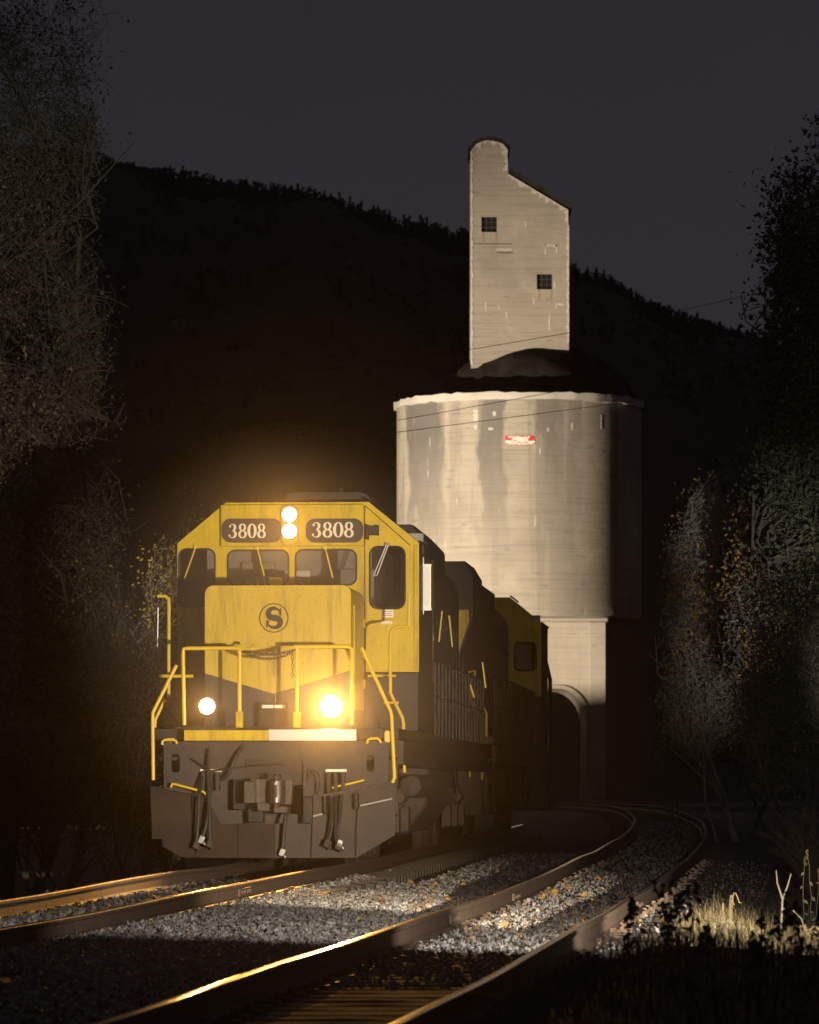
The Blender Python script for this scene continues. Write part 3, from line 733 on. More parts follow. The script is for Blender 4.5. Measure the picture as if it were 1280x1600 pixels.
# bell bracket on the cab face, seams, stickers, mirror
q0 = fp(572.5, 836, VC-0.1); q1 = fp(594, 822, VC-0.1)
bb = MB(); bb.box(q0[0], q1[0]-0.02, VC-0.12, VC-0.002, q0[1], q1[1]); bb.box(q0[0], q0[0]+0.03, VC-0.14, VC-0.002, q0[1]-0.06, q1[1]+0.02); bb.tube([(q1[0]-0.03, VC-0.13, q0[1]-0.01), (q1[0]-0.03, VC-0.13, q1[1]+0.01)], 0.02, 8)
bb.build('class_light_bracket', M['grime'], L1, bevel=0.006)
sm = MB()
for a, b in (((570, 790), (570.5, 1050)), ((570.5, 790), (641, 852))): sm.tube([f3(*a, VC-0.001), f3(*b, VC-0.001)], 0.006, 5)
sm.build('cab_seam', M['grime'], L1)
cs = MB(); cs.box(1.535, 1.575, VC-0.02, VC-0.001, 2.56, 4.22); cs.build('corner_strip', M['yellow'], L1, bevel=0.006)
for (a, b, c, d, k) in ((596.5, 615, 965, 952.5, 3), (595.5, 613, 975.5, 970.5, 1)):
    q0 = fp(a, c, VC-0.006); q1 = fp(b, d, VC-0.006); sg = MB(); sg.box(q0[0], q1[0], VC-0.006, VC-0.001, q0[1], q1[1]); so = sg.build('notice_sticker', M['white'], L1)
    pr = MB(); hh = (q1[1]-q0[1])
    for j in range(k): pr.box(q0[0]+0.012, q1[0]-0.015*(1+j % 2), VC-0.009, VC-0.0065, q0[1]+hh*(0.22+0.26*j), q0[1]+hh*(0.30+0.26*j))
    pr.build('printed_lines', M['red'], so)
mr = MB(); q0 = fp(655.5, 948, VC+0.75); q1 = fp(672, 887, VC+0.75)
mr.box(q0[0]-0.015, q1[0]+0.015, VC+0.757, VC+0.79, q0[1]-0.02, q1[1]+0.02)
mr.box(q0[0]-0.03, q1[0]+0.02, VC+0.76, VC+0.785, q1[1]+0.02, q1[1]+0.05); mr.box(q0[0]-0.03, q1[0]+0.02, VC+0.76, VC+0.785, q0[1]-0.05, q0[1]-0.02)
um = (q0[0]+q1[0])/2
mr.tube([(um-0.02, VC+0.77, q1[1]+0.03), (um-0.02, VC+0.77, q1[1]+0.14), (1.60, VC+0.77, q1[1]+0.14)], 0.014, 6)
mr.tube([(um-0.02, VC+0.77, q0[1]-0.03), (um-0.02, VC+0.77, q0[1]-0.10), (1.60, VC+0.77, q0[1]-0.10)], 0.014, 6)
mo = mr.build('side_mirror', M['steel'], L1, bevel=0.004)
mg = MB(); mg.box(q0[0], q1[0], VC+0.75, VC+0.756, q0[1], q1[1]); mg.build('mirror_face', M['white'], mo)
# ---- nose
uc = fp(427, 1084, VN)[0]; wv = fp(427, 1084, VN)[1]
nl = fp(320, 1000, VN)[0]; nr = fp(548.5, 1000, VN)[0]; nt_ = fp(430, 914.5, VN)[1]
ns = MB()
npoly = rrect(nl, nr, 1.76, nt_, 0.11, 6); npoly = [(nr, 1.76)] + [p for p in npoly if p[1] > 2.0] + [(nl, 1.76)]
ns.prism(npoly, VN, VC-0.002); nose = ns.build('nose', vpaint('nose_paint', uc, wv, 0.30), L1, bevel=0.055)
nd = MB(); nd.tube([(nr+0.002, VC-0.25+0.0, 3.40), (nr+0.002, VC-0.25, 2.0)], 0.012, 6); nd.box(nr, nr+0.02, VN+0.35, VC-0.35, 2.0, 3.35)
for k in range(3): nd.box(nr+0.02, nr+0.04, VC-0.42, VC-0.33, 2.3+0.4*k, 2.42+0.4*k)
nd.build('nose_door', M['yellow'], nose, bevel=0.01)
nt2 = MB(); nt2.box(-0.75, 0.7, VC-0.35, VC-0.02, nt_, nt_+0.05); nt2.obox(((fp(434,900,VC)[0]), VC-0.25, nt_+0.11), (0.16, 0.14, 0.14), Matrix.Identity(3)); nt2.tube([(uc-0.4, VC-0.2, nt_), (uc-0.4, VC-0.2, nt_+0.16), (uc-0.3, VC-0.2, nt_+0.16), (uc-0.3, VC-0.2, nt_)], 0.012, 6)
nt2.build('nose_vent', M['rail_yellow'], nose)
sx = MB(); sx.tube([f3(430.5, 920, VN-0.001), f3(430.5, 1130, VN-0.001)], 0.003, 5); sx.build('nose_seam', M['yellow'], nose)
em = MB(); cxy = fp(428, 965.5, VN-0.004); rr = 0.190
em.plate(circ(cxy[0], cxy[1], rr, 48), [circ(cxy[0], cxy[1], rr-0.014, 48)], VN-0.006, VN-0.0005)
sh = 0.275; sw = 0.27
glyph(em, 'S', lambda a, b: (cxy[0] + (a-0.44)*sw*1.02, cxy[1] + (b-0.5)*sh), VN-0.006, VN-0.0005)
em.build('emblem', M['board'], nose, smooth=0)
# ---- front platform, sill plates, rails
q0 = fp(288, 1157, 0.0); q1 = fp(557, 1141, 0.0); qm = fp(420, 1141, 0.0)
sp = MB(); sp.box(q0[0], q1[0], 0.0, 0.30, q0[1]-0.02, q1[1]+0.02); pf = sp.build('anticlimber', M['grime'], L1, bevel=0.01)
sp = MB(); sp.box(q0[0], qm[0], -0.012, -0.001, q0[1], q1[1]); sp.build('sill_stripe', M['yellow'], pf)
sp = MB(); sp.box(qm[0]+0.003, q1[0], -0.015, -0.001, q0[1]-0.005, q1[1]+0.01); sp.build('sill_plate', M['silver'], pf, bevel=0.003)
fd = MB(); a = fp(330, 1136, 0.30); fd.box(-1.3, 1.3, 0.301, 1.149, 1.742, 1.76); fd.build('front_platform', M['grime'], L1)
st = MB()
for (a, b) in (((409.5, 1106.5), (427.5, 1101.5)), ((429, 1106.5), (446.5, 1101.5))):
    q0 = fp(*a, VN-0.3); q1 = fp(*b, VN-0.3); st.box(q0[0], q1[0], VN-0.306, VN-0.3, q0[1], q1[1])
dsb = MB(); dsb.box(fp(405, 1100, VN-0.3)[0], fp(451, 1100, VN-0.3)[0], VN-0.299, VN-0.27, 1.762, fp(430, 1098, VN-0.3)[1]); dso = dsb.build('drop_step', M['black'], L1)
st.build('step_reflector', M['reflect'], dso)
VR = 0.22
def rail_part(name, paths, r=0.022, m='rail_yellow', parent=L1, n=8):
    mb = MB()
    for p in paths: mb.tube(p, r, n)
    return mb.build(name, M[m], parent)
rail_part('front_handrail', [[f3(288, 1133, VR), f3(286, 1022, VR), f3(287, 1014, VR), f3(294, 1013, VR), f3(378, 1012.5, VR)], [f3(374.5, 1013, VR), f3(374.5, 1135, VR)]], 0.026)
rail_part('front_handrail', [[f3(460, 1010.5, VR), f3(546, 1010.5, VR), f3(550, 1014, VR), f3(550, 1133, VR)], [f3(464, 1011, VR), f3(464, 1135, VR)]], 0.026)
for px in (374.5, 464):
    bk = MB(); p = f3(px, 1112, VR); bk.box(p.x-0.045, p.x+0.045, VR-0.035, VR+0.04, 1.75, p.z); bk.build('rail_bracket', M['yellow'], L1, bevel=0.006)
bk = MB(); p = f3(376, 1014, VR); bk.tube([f3(376, 1014, VR), f3(392, 1014, VR), f3(397, 1008, VR), f3(404, 1010, VR)], 0.02, 8); bk.obox(f3(376, 1013, VR), (0.10, 0.06, 0.06), Matrix.Identity(3))
bk.build('rail_hook', M['yellow'], L1, bevel=0.006)
cm_ = MB()                                             # sagging safety chain
k = 20
def link(c, t, flip):
    t = t.normalized(); a = Vector((0, 1, 0)) if flip else t.cross(Vector((0, 1, 0))).normalized()
    cm_.tube([c + t*0.032*math.cos(q*math.pi/5) + a*0.016*math.sin(q*math.pi/5) for q in range(11)], 0.0055, 5, caps=False)
for (xa, ya, xb, yb, sg) in ((378, 1017, 461, 1016, 13), (378, 1016, 461, 1015, 7)):
    pr = None
    for i in range(k+1):
        t = i/k; p = f3(xa+(xb-xa)*t, ya+(yb-ya)*t + sg*4*t*(1-t), VR-0.01)
        if pr is not None: link((p+pr)/2, p-pr, i % 2 == 0)
        pr = p
for i in range(6):
    p = f3(457, 1020+i*7, VR-0.01); link(p, Vector((0.1, 0, -1)), i % 2 == 0)
cm_.build('safety_chain', M['rust'], L1)
# stair handrails
rail_part('stair_handrail', [[f3(276, 1039, 0.25), f3(239, 1113, 0.25), f3(238.5, 1120, 0.25), f3(239.5, 1219, 0.25)]], 0.024)
rail_part('stair_handrail', [[f3(258, 1092, 1.1), f3(243, 1124, 1.1), f3(242, 1131, 1.1), f3(242, 1170, 1.1)]], 0.022)
rail_part('stair_handrail', [[f3(565, 1012, 0.25), f3(610.5, 1112, 0.25), f3(612, 1120, 0.25), f3(616.5, 1215, 0.25), f3(613, 1223, 0.25)]], 0.024)
rail_part('stair_handrail', [[f3(640, 929, 1.6), f3(638.5, 978, 1.6), f3(620, 979.5, 1.6), f3(612, 985, 1.6), f3(610, 994, 1.6), f3(610, 1083, 1.6), f3(629, 1122, 1.6), f3(630.5, 1132, 1.6), f3(632, 1207, 1.6)]], 0.022)
rail_part('cab_grab_iron', [[f3(246, 931.5, 2.4), f3(258, 931.5, 2.4), f3(263.5, 936, 2.4), f3(264, 945, 2.4), f3(263.5, 1096, 2.4)]], 0.024)
rail_part('cab_grab_iron', [[f3(247, 949, 2.6), f3(246, 1010, 2.6)]], 0.010, 'silver')
rail_part('step_bar', [[f3(249, 1056.5, 1.3), f3(302, 1056.5, 1.3)]], 0.022)
rail_part('step_bar', [[f3(575, 1056, 1.9), f3(619, 1056, 1.9)], [f3(600, 1098, 1.4), f3(623, 1098, 1.4)]], 0.016)
for s in (-1, 1):                                       # stair wells at both corners
    sw_ = MB()
    for q in range(3): sw_.box(min(s*1.02, s*1.5), max(s*1.02, s*1.5), 0.40, 0.85, 0.62+0.36*q, 0.66+0.36*q)
    sw_.box(min(s*0.99, s*1.02), max(s*0.99, s*1.02), 0.36, 0.9, 0.55, 1.6); sw_.box(min(s*1.0, s*1.5), max(s*1.0, s*1.5), 0.86, 0.90, 0.55, 1.598)
    sw_.build('front_steps', M['grime'], L1)
mq = MB(); q0 = fp(601, 1160, 0.3); q1 = fp(610.5, 1142, 0.3); mq.prism(rrect(q0[0], q1[0], q0[1], q1[1], 0.03), 0.30, 0.312); mq.build('step_sign', M['rail_yellow'], L1)
# ---- pilot, plow, coupler, hoses
VP = 0.28
pl = MB(); qa = fp(256, 1300, VP); qb = fp(607, 1158, VP)
hole = lambda a, b, c, d: rrect(fp(a, d, VP)[0], fp(b, d, VP)[0], fp(a, d, VP)[1], fp(a, c, VP)[1], 0.045)
pl.plate([(qa[0], qa[1]), (qb[0], qa[1]), (qb[0], qb[1]-0.02), (qb[0]-0.06, qb[1]), (qa[0]+0.06, qb[1]), (qa[0], qb[1]-0.02)],
         [hole(268, 281, 1178, 1207), hole(573, 585, 1180, 1206), rrect(fp(383, 1270, VP)[0], fp(474, 1270, VP)[0], fp(400, 1272, VP)[1], fp(400, 1186, VP)[1], 0.05)], VP, VP+0.05)
pl.build('pilot_plate', M['plow'], L1, bevel=0.008)
pw = MB()                                              # snow plow: two raked wings and a middle blade
def pq(px, py, v): return f3(px, py, v)
def sheet(front, t=0.03):
    n = len(front); bk_ = [p + Vector((0, t, 0)) for p in front]
    fs = [tuple(range(n))[::-1], tuple(range(n, 2*n))] + [(i, (i+1) % n, (i+1) % n+n, i+n) for i in range(n)]
    pw.add(front + bk_, fs)
sheet([pq(235, 1229, 0.26), pq(323, 1246, 0.12), pq(345, 1287, 0.06), pq(430, 1287, 0.0), pq(430, 1341, -0.12), pq(286.5, 1340, -0.02), pq(254, 1323, 0.10), pq(254, 1311, 0.12), pq(238, 1311, 0.20)])
sheet([pq(619, 1222, 0.26), pq(617, 1305, 0.20), pq(558, 1340, -0.02), pq(430.2, 1341, -0.12), pq(430.2, 1287, 0.0), pq(484, 1287, 0.06), pq(490, 1246, 0.12)])
plo = pw.build('snow_plow', M['plow'], L1)
for a, b in (((300, 1243, .13), (306, 1338, -.03)), ((372, 1288, .03), (372, 1340, -.08)), ((488, 1288, .03), (486, 1340, -.08)), ((560, 1235, .17), (556, 1338, -.03)), ((238, 1300, .19), (600, 1300, .17))):
    rail_part('plow_weld', [[pq(*a), pq(*b)]], 0.006, 'plow', plo, 5) if b[0] < 590 else None
for px, py in ((262, 1170), (262, 1215), (290, 1170), (365, 1168), (490, 1168), (560, 1170), (598, 1172), (598, 1212), (548, 1225), (350, 1262), (500, 1262)):
    bo_ = MB(); p_ = f3(px, py, VP); bo_.lathe([(0.0, -0.022), (0.02, -0.02), (0.022, -0.001)], 6, (p_.x, VP, p_.z), axis='y'); bo_.build('bolt_head', M['plow'], L1)
rail_part('plow_edge', [[pq(235, 1229, 0.25), pq(323, 1246, 0.11)], [pq(490, 1246, 0.11), pq(615, 1222, 0.25)]], 0.010, 'steel', plo, 6)
rail_part('plow_grab_iron', [[pq(267, 1230, 0.14), pq(269, 1225, 0.12), pq(274, 1225.5, 0.12), pq(318, 1237.5, 0.05), pq(322, 1241, 0.05), pq(322.5, 1247, 0.08)]], 0.016, 'rail_yellow', plo)
rail_part('plow_grab_iron', [[pq(519, 1231, 0.14), pq(569, 1219, 0.16)]], 0.014, 'rail_yellow', plo)
rail_part('plow_highlight', [[pq(563, 1259, 0.09), pq(613, 1248, 0.16)], [pq(489, 1275.5, 0.05), pq(504, 1272, 0.06)]], 0.011, 'silver', plo)  # silver rods standing in for bright highlights on the plow
gi = [[f3(253.5, 1164, 0.2), f3(254, 1158, 0.2), f3(258, 1156, 0.2), f3(271, 1156, 0.2), f3(275, 1158, 0.2), f3(276.5, 1162, 0.2)]]
rail_part('pilot_grab_iron', gi, 0.018); rail_part('pilot_grab_iron', [[f3(573.5, 1162, 0.2), f3(575, 1156, 0.2), f3(579, 1154, 0.2), f3(590, 1154, 0.2), f3(594, 1157, 0.2), f3(595, 1161, 0.2)]], 0.018)
cp = MB()
cc = fp(428, 1238, 0.0)
cp.box(cc[0]-0.10, cc[0]+0.10, -0.10, 0.9, cc[1]-0.11, cc[1]+0.09)                     # shank
cp.prism([(cc[0]-0.30, cc[1]-0.13), (cc[0]+0.24, cc[1]-0.16), (cc[0]+0.26, cc[1]+0.16), (cc[0]-0.28, cc[1]+0.17)], -0.16, -0.06)
cp.lathe([(0.0, -0.15), (0.105, -0.14), (0.115, 0.0), (0.105, 0.15), (0.0, 0.16)], 14, (cc[0]+0.07, -0.28, cc[1]))     # knuckle
cp.lathe([(0.05, -0.19), (0.05, 0.22), (0.07, 0.23)], 10, (cc[0]+0.07, -0.30, cc[1]))
cp.box(cc[0]-0.34, cc[0]-0.20, -0.38, -0.08, cc[1]-0.14, cc[1]+0.14)                    # guard arm
cp.box(cc[0]-0.18, cc[0]-0.02, -0.30, -0.10, cc[1]-0.24, cc[1]-0.13)
cp.box(cc[0]+0.02, cc[0]+0.20, -0.24, -0.06, cc[1]-0.26, cc[1]-0.17)
cp.build('coupler', mat('coupler_cast_steel', (0.06, 0.045, 0.034), 0.42, metal=0.4, noise=(8, (0.05, 0.035, 0.028), 0.8), bump=0.2), L1, bevel=0.02)
rail_part('coupler_pin', [[f3(423, 1252, -0.31), f3(423.5, 1226, -0.31)], [f3(432, 1254, -0.40), f3(432, 1246, -0.40)], [f3(430, 1226, -0.38), f3(433, 1220, -0.38)]], 0.018, 'silver')
rail_part('uncoupling_lever', [[f3(300, 1185, 0.18), f3(330, 1205, 0.12), f3(400, 1197, 0.02), f3(432, 1196, -0.05), f3(446, 1195, 0.0)]], 0.012, 'grime')
def hose(pts, r=0.021, end=True):
    P = [f3(*p) for p in pts]; path = []
    for i in range(len(P)-1):                          # catmull-rom
        a, b, c, d = P[max(i-1, 0)], P[i], P[i+1], P[min(i+2, len(P)-1)]
        for k in range(6):
            t = k/6; path.append(0.5*((2*b) + (c-a)*t + (2*a-5*b+4*c-d)*t*t + (3*b-a-3*c+d)*t**3))
    path.append(P[-1]); mb = MB(); mb.tube(path, r, 8); h = mb.build('air_hose', M['rubber'], L1)
    if end:
        e = MB(); e.obox(P[-1], (0.07, 0.06, 0.10), Matrix.Rotation(0.4, 3, 'Y')); e.tube([P[-1], P[-1]+Vector((0.05, -0.02, -0.07))], 0.022, 8); e.build('glad_hand', M['steel'] if R.random() < 0.3 else M['grime'], h, bevel=0.008)
hose([(318, 1206, 0.2), (312, 1240, -0.02), (309, 1290, -0.12), (307, 1320, -0.16)])
hose([(329, 1208, 0.2), (327, 1250, -0.04), (322, 1290, -0.12), (315, 1312, -0.16)])
hose([(326, 1170, 0.22), (325, 1210, 0.10), (327, 1270, -0.10), (328, 1318, -0.18)], 0.024)
hose([(380, 1166, 0.24), (368, 1185, 0.12), (358, 1208, 0.1), (346, 1219, 0.16)], 0.024, False)
hose([(452, 1262, -0.05), (446, 1280, -0.12), (443, 1310, -0.18), (441, 1332, -0.2)], 0.026)
hose([(516, 1245, 0.1), (519, 1275, -0.08), (517, 1300, -0.14), (511, 1318, -0.17)])
hose([(524, 1245, 0.1), (525, 1280, -0.08), (524, 1305, -0.15), (529, 1322, -0.18)])
hose([(533, 1243, 0.1), (531, 1275, -0.06), (527, 1300, -0.15), (531, 1318, -0.18)], 0.024)
hose([(484, 1215, 0.15), (491, 1204, 0.0), (500, 1216, 0.05), (497, 1240, 0.1)], 0.012, False)
for (a, b) in ((313, 346), (509, 541.5)):
    q0 = fp(a, 1206, 0.26); q1 = fp(b, 1202, 0.26); mm = MB(); mm.box(q0[0], q1[0], 0.262, 0.279, q0[1], q1[1]); mp = mm.build('hose_label', M['reflect'], L1)
    q0 = fp(a, 1240, 0.2); q1 = fp(b, 1207, 0.2); mm = MB()
    for j in range(3): mm.box(q0[0]+0.02+0.09*j, q0[0]+0.07+0.09*j, 0.12, 0.278, q0[1]+0.02*j, q1[1])
    mm.build('hose_bracket', M['grime'], L1, bevel=0.008)
for (a, b, c, d) in ((364, 384, 1266, 1218), (473, 489, 1287, 1244), (387, 412, 1286, 1262), (553, 560, 1265, 1240), (505, 511, 1273, 1243)):
    q0 = fp(a, c, 0.05); q1 = fp(b, d, 0.05); dk = MB(); dk.box(q0[0], q1[0], 0.02, 0.275, q0[1], q1[1]); dk.build('draft_gear_bracket', M['black'], L1, bevel=0.015)
# ---- ditch lights
for (px, py, r_, key, pw_) in ((323.5, 1103.5, 0.098, 'lens', 1.2), (518, 1103.5, 0.135, 'lens_bright', 13.0)):
    c = fp(px, py, 0.20); hm_ = MB(); hm_.lathe([(r_*1.15, 0.0), (r_*1.2, 0.05), (r_*1.1, 0.18), (r_*0.6, 0.24), (0.0, 0.25)], 24, (c[0], 0.205, c[1]), axis='y'); hm_.box(c[0]-0.04, c[0]+0.04, 0.27, 0.37, 1.75, c[1]-r_*0.9)
    hh_ = hm_.build('ditch_light', M['black'], L1)
    lm = MB(); lm.lathe([(0.0, -0.03), (r_*0.7, -0.022), (r_, 0.0), (r_, 0.006)], 28, (c[0], 0.20, c[1]), axis='y'); lm.build('lens', M[key], hh_); lens_pos.append((c[0], 0.16, c[1], pw_))
HEADLAMP_W = 340.0
for (a, v_, b, k) in lens_pos:
    l = spot('headlamp_light', (a, v_-0.05, b), (a+0.02*(57)+1.0, v_-57.0, b-2.2), HEADLAMP_W*k, 70, 0.8, (1.0, 0.46, 0.09), 0.08, L1)
trucks_and_hood(L1, True)
# yellow locker standing on the walkway, its front face seen past the cab
eq = MB(); eq.prism([fp(*q, 12.0) for q in ((667, 1064), (675, 1064), (675, 1027), (667, 1004))], 12.0, 12.4); eq.build('sand_box', M['yellow'], L1, bevel=0.006)
for (a, b) in (((672, 953), (677, 1001)), ((691, 955), (686, 1003)), ((702, 962), (707, 1011)), ((754, 1035), (759, 1075)), ((735, 1070), (741, 1090))):
    gb = MB(); gb.tube([f3(*a, 12.0), f3(*b, 12.0)], 0.014, 6); gb.build('hood_grab_iron', M['rail_yellow'], L1)

# ---- trailing unit, running long hood first
HEAD2 = 0.080
end2 = Vector((O1.x + 21.0*math.sin(HEAD1) + 21.2*math.sin(HEAD2), O1.y + 21.0*math.cos(HEAD1) + 21.2*math.cos(HEAD2), 0.40))
L2 = empty('locomotive', end2, math.pi - HEAD2, 'dark trailing diesel locomotive running hood first behind the lit one, its cab near the tower', 'locomotive')
hx_cab(L2, False)
trucks_and_hood(L2, False)
n2 = MB(); n2.prism([(nr, 1.76), (nr, nt_-0.1), (nr-0.1, nt_), (nl+0.1, nt_), (nl, nt_-0.1), (nl, 1.76)], VN, VC-0.002); n2.build('nose', vpaint('trailing_nose_paint', 0, 2.2, 0.3), L2, bevel=0.04)
for s in (-1, 1):
    rail_part('stair_handrail', [[(s*1.12, 2.9, 4.02), (s*1.55, 2.3, 3.55), (s*1.62, 2.0, 3.2), (s*1.62, 1.6, 1.0)]], 0.045, 'black', L2)
    rail_part('stair_handrail', [[(s*1.12, 2.6, 3.5), (s*1.5, 2.2, 2.95)]], 0.035, 'black', L2)
mb = MB(); mb.box(-1.5, 1.5, 0.1, 0.3, 0.4, 1.7); mb.build('pilot_plate', M['plow'], L2, bevel=0.01)
mb = MB(); mb.box(-1.5, 1.5, VC+0.5, VC+0.58, 1.8, 4.5); mb.build('cab_interior', M['grey'], L2)

# ------------------------------------------------------------------ coaling tower
TY = 185.0
def X_at(px, y): return (px-640)*y/F
def Z_at(py, y): return CH + (HY-py)*y/F
TC = Vector((X_at(811, TY), TY, 0.0)); TR = 191*TY/F
def concrete(name, tint, stains=True, boards=1.0):
    m = mat(name, tint, 0.9); nt = m.node_tree; b = nt.nodes['Principled BSDF']
    t = N(nt, 'ShaderNodeTexCoord')
    def noise(sx, sy, sz, det=6, sc=1.0):
        mp = N(nt, 'ShaderNodeMapping'); mp.inputs['Scale'].default_value = (sx, sy, sz); nt.links.new(t.outputs['Object'], mp.inputs['Vector'])
        n = N(nt, 'ShaderNodeTexNoise'); n.inputs['Scale'].default_value = sc; n.inputs['Detail'].default_value = det; n.inputs['Roughness'].default_value = 0.6
        nt.links.new(mp.outputs[0], n.inputs['Vector']); return n.outputs['Fac']
    def ramp(f, a, b_, lo=0.0, hi=1.0):
        r = N(nt, 'ShaderNodeMapRange'); r.inputs['From Min'].default_value = a; r.inputs['From Max'].default_value = b_; r.inputs['To Min'].default_value = lo; r.inputs['To Max'].default_value = hi
        nt.links.new(f, r.inputs['Value']); return r.outputs[0]
    def mixc(c1, c2, fac):
        x = N(nt, 'ShaderNodeMix', data_type='RGBA')
        if isinstance(c1, tuple): x.inputs[6].default_value = (*c1, 1)
        else: nt.links.new(c1, x.inputs[6])
        x.inputs[7].default_value = (*c2, 1); nt.links.new(fac, x.inputs[0]); return x.outputs[2]
    dark = tuple(c*0.62 for c in tint); lite = tuple(min(0.75, c*1.35) for c in tint)
    c = mixc(tint, dark, ramp(noise(0.28, 0.28, 13.0, 5), 0.50, 0.76, 0, 0.8*boards))      # board marks
    c = mixc(c, lite, ramp(noise(0.8, 0.8, 0.9, 6), 0.56, 0.75, 0, 0.55))
    c = mixc(c, dark, ramp(noise(1.3, 1.3, 6.0, 7), 0.60, 0.70, 0, 0.85))                 # pits
    c = mixc(c, tuple(q*0.55 for q in tint), ramp(noise(0.42, 0.42, 0.30, 7), 0.50, 0.72, 0, 0.6))
    if stains:
        s = N(nt, 'ShaderNodeSeparateXYZ'); nt.links.new(t.outputs['Object'], s.inputs[0])
        fade = ramp(s.outputs['Z'], 6.5, 15.0, 0.25, 1.0)
        st_ = math_node(nt, 'MULTIPLY', ramp(noise(1.15, 1.15, 0.055, 3), 0.53, 0.60), fade)
        wob = math_node(nt, 'MULTIPLY', math_node(nt, 'SUBTRACT', noise(1.7, 1.7, 0.5, 9), 0.5), 1.6)
        xw = math_node(nt, 'ADD', s.outputs['X'], wob); bands = None
        for cxx, hw_, am in ((-3.85, 0.62, 1.0), (-1.15, 0.55, 0.9), (1.08, 0.42, 0.8), (2.1, 0.25, 0.5), (-2.6, 0.2, 0.4)):
            bnd = math_node(nt, 'MULTIPLY', ramp(math_node(nt, 'ABSOLUTE', math_node(nt, 'SUBTRACT', xw, cxx)), hw_+0.12, hw_-0.12), am)
            bands = bnd if bands is None else math_node(nt, 'MAXIMUM', bands, bnd)
        fade2 = ramp(math_node(nt, 'ADD', s.outputs['Z'], math_node(nt, 'MULTIPLY', wob, 2.5)), 10.5, 15.5, 0.12, 1.0)
        st_ = math_node(nt, 'MAXIMUM', math_node(nt, 'MULTIPLY', st_, 0.5), math_node(nt, 'MULTIPLY', bands, fade2))
        c = mixc(c, (tint[0]*0.36, tint[1]*0.38, tint[2]*0.43), math_node(nt, 'MULTIPLY', st_, 0.97))
        w_ = ramp(noise(5.0, 5.0, 0.5, 4), 0.69, 0.74)
        c = mixc(c, (0.62, 0.60, 0.56), math_node(nt, 'MULTIPLY', w_, 0.7))
    nt.links.new(c, b.inputs['Base Color'])
    bp = N(nt, 'ShaderNodeBump'); bp.inputs['Strength'].default_value = 0.35; bp.inputs['Distance'].default_value = 0.05
    nt.links.new(noise(1.5, 1.5, 10.0, 8), bp.inputs['Height']); nt.links.new(bp.outputs[0], b.inputs['Normal'])
    return m
M['conc'] = concrete('weathered_concrete', (0.33, 0.297, 0.247)); M['conc2'] = concrete('headhouse_concrete', (0.27, 0.242, 0.203), False)
M['conc3'] = concrete('stained_base_concrete', (0.30, 0.27, 0.235), False)
M['spall'] = concrete('spalled_concrete', (0.46, 0.44, 0.40), False)
M['roofing'] = mat('tarred_roofing', (0.012, 0.011, 0.010), 0.95, spec=0.1, noise=(1.1, (0.042, 0.036, 0.03), 0.9), bump=1.0, bscale=4)
T = empty('coaling_tower', TC, 0, 'tall floodlit concrete coaling tower with round silo, headhouse and arched portal', 'tower')
zb, zt = Z_at(967, TY-2), Z_at(630, TY)
si = MB(); rr_ = random.Random(5)
nseg = 96; prof_ = [(TR*0.80, zb-0.02), (TR*0.985, zb), (TR, zb+0.15)] + [(TR, zb + (zt-zb)*k/14) for k in range(1, 14)] + [(TR, zt-0.25)]
si.lathe(prof_, nseg); si.build('silo', M['conc'], T, smooth=40)
rm = MB()                                              # broken rim
vs = []
for j in range(nseg):
    a = 2*math.pi*j/nseg; r0 = TR+0.10+rr_.uniform(-.05, .05); zz = zt-0.25+rr_.uniform(-.05, .02)
    for r_, z_ in ((TR-0.4, zt-0.26), (r0, zz), (r0+rr_.uniform(-.03,.03), zt+rr_.uniform(-.03, .06)), (TR-0.4, zt+0.02)): vs.append((r_*math.cos(a), r_*math.sin(a), z_))
rm.add(vs, [(j*4+k, ((j+1) % nseg)*4+k, ((j+1) % nseg)*4+k+1, j*4+k+1) for j in range(nseg) for k in range(3)])
rm.build('silo_rim', M['spall'], T, smooth=30)
rf = MB(); cx_ = X_at(838, TY)-TC.x
def rp_(px, py): return ((838-px)*TY/F, Z_at(py, TY-2))
prof_ = [(TR-0.15, zt+0.03)] + [rp_(*q) for q in ((683, 612), (700, 590), (718, 570), (736, 556), (770, 541), (795, 534.5))] + [(0.0, Z_at(533, TY-1))]
vs = []; n = 64
for k, (r_, z_) in enumerate(prof_):
    ox = cx_ if k else 0
    for j in range(n):
        a = 2*math.pi*j/n; q = 1 + (0.02*math.sin(5*a+k) if k else 0); vs.append((ox + r_*q*math.cos(a), r_*q*math.sin(a), z_ + (0.05*math.sin(7*a+2*k) if k else 0)))
rf.add(vs, [(k*n+j, k*n+(j+1) % n, (k+1)*n+(j+1) % n, (k+1)*n+j) for k in range(len(prof_)-1) for j in range(n)])
rf.build('conical_roof', M['roofing'], T, smooth=60)
# headhouse
HFY = TY - 2.2; hl = lambda px, py: (X_at(px, HFY)-TC.x, Z_at(py, HFY))
rr2 = random.Random(9)
edge = [(736, 575), (889, 575), (889, 330)]
slope = []
for i in range(13):
    t = i/12; slope.append((889+(795-889)*t + rr2.uniform(-.6,.6), 329+(272-329)*t + rr2.uniform(-1, 1)))
edge += slope + [(793, 262), (793, 234)] + [(765+28*math.cos(math.radians(a)), 236-17*math.sin(math.radians(a))) for a in range(10, 175, 15)] + [(736.5, 236)]
hw = []
for (cx2, cy2) in ((764.5, 350.5), (851, 440)):
    a = hl(cx2-12, cy2+12); b = hl(cx2+12, cy2-12); hw.append(rrect(a[0], b[0], a[1], b[1], 0.01, 1))
hh2 = MB(); poly = [hl(*p) for p in edge]
hh2.plate(poly, hw, HFY-TY, HFY-TY+0.25); hh2.plate(poly, [], HFY-TY+0.252, HFY-TY+4.2)
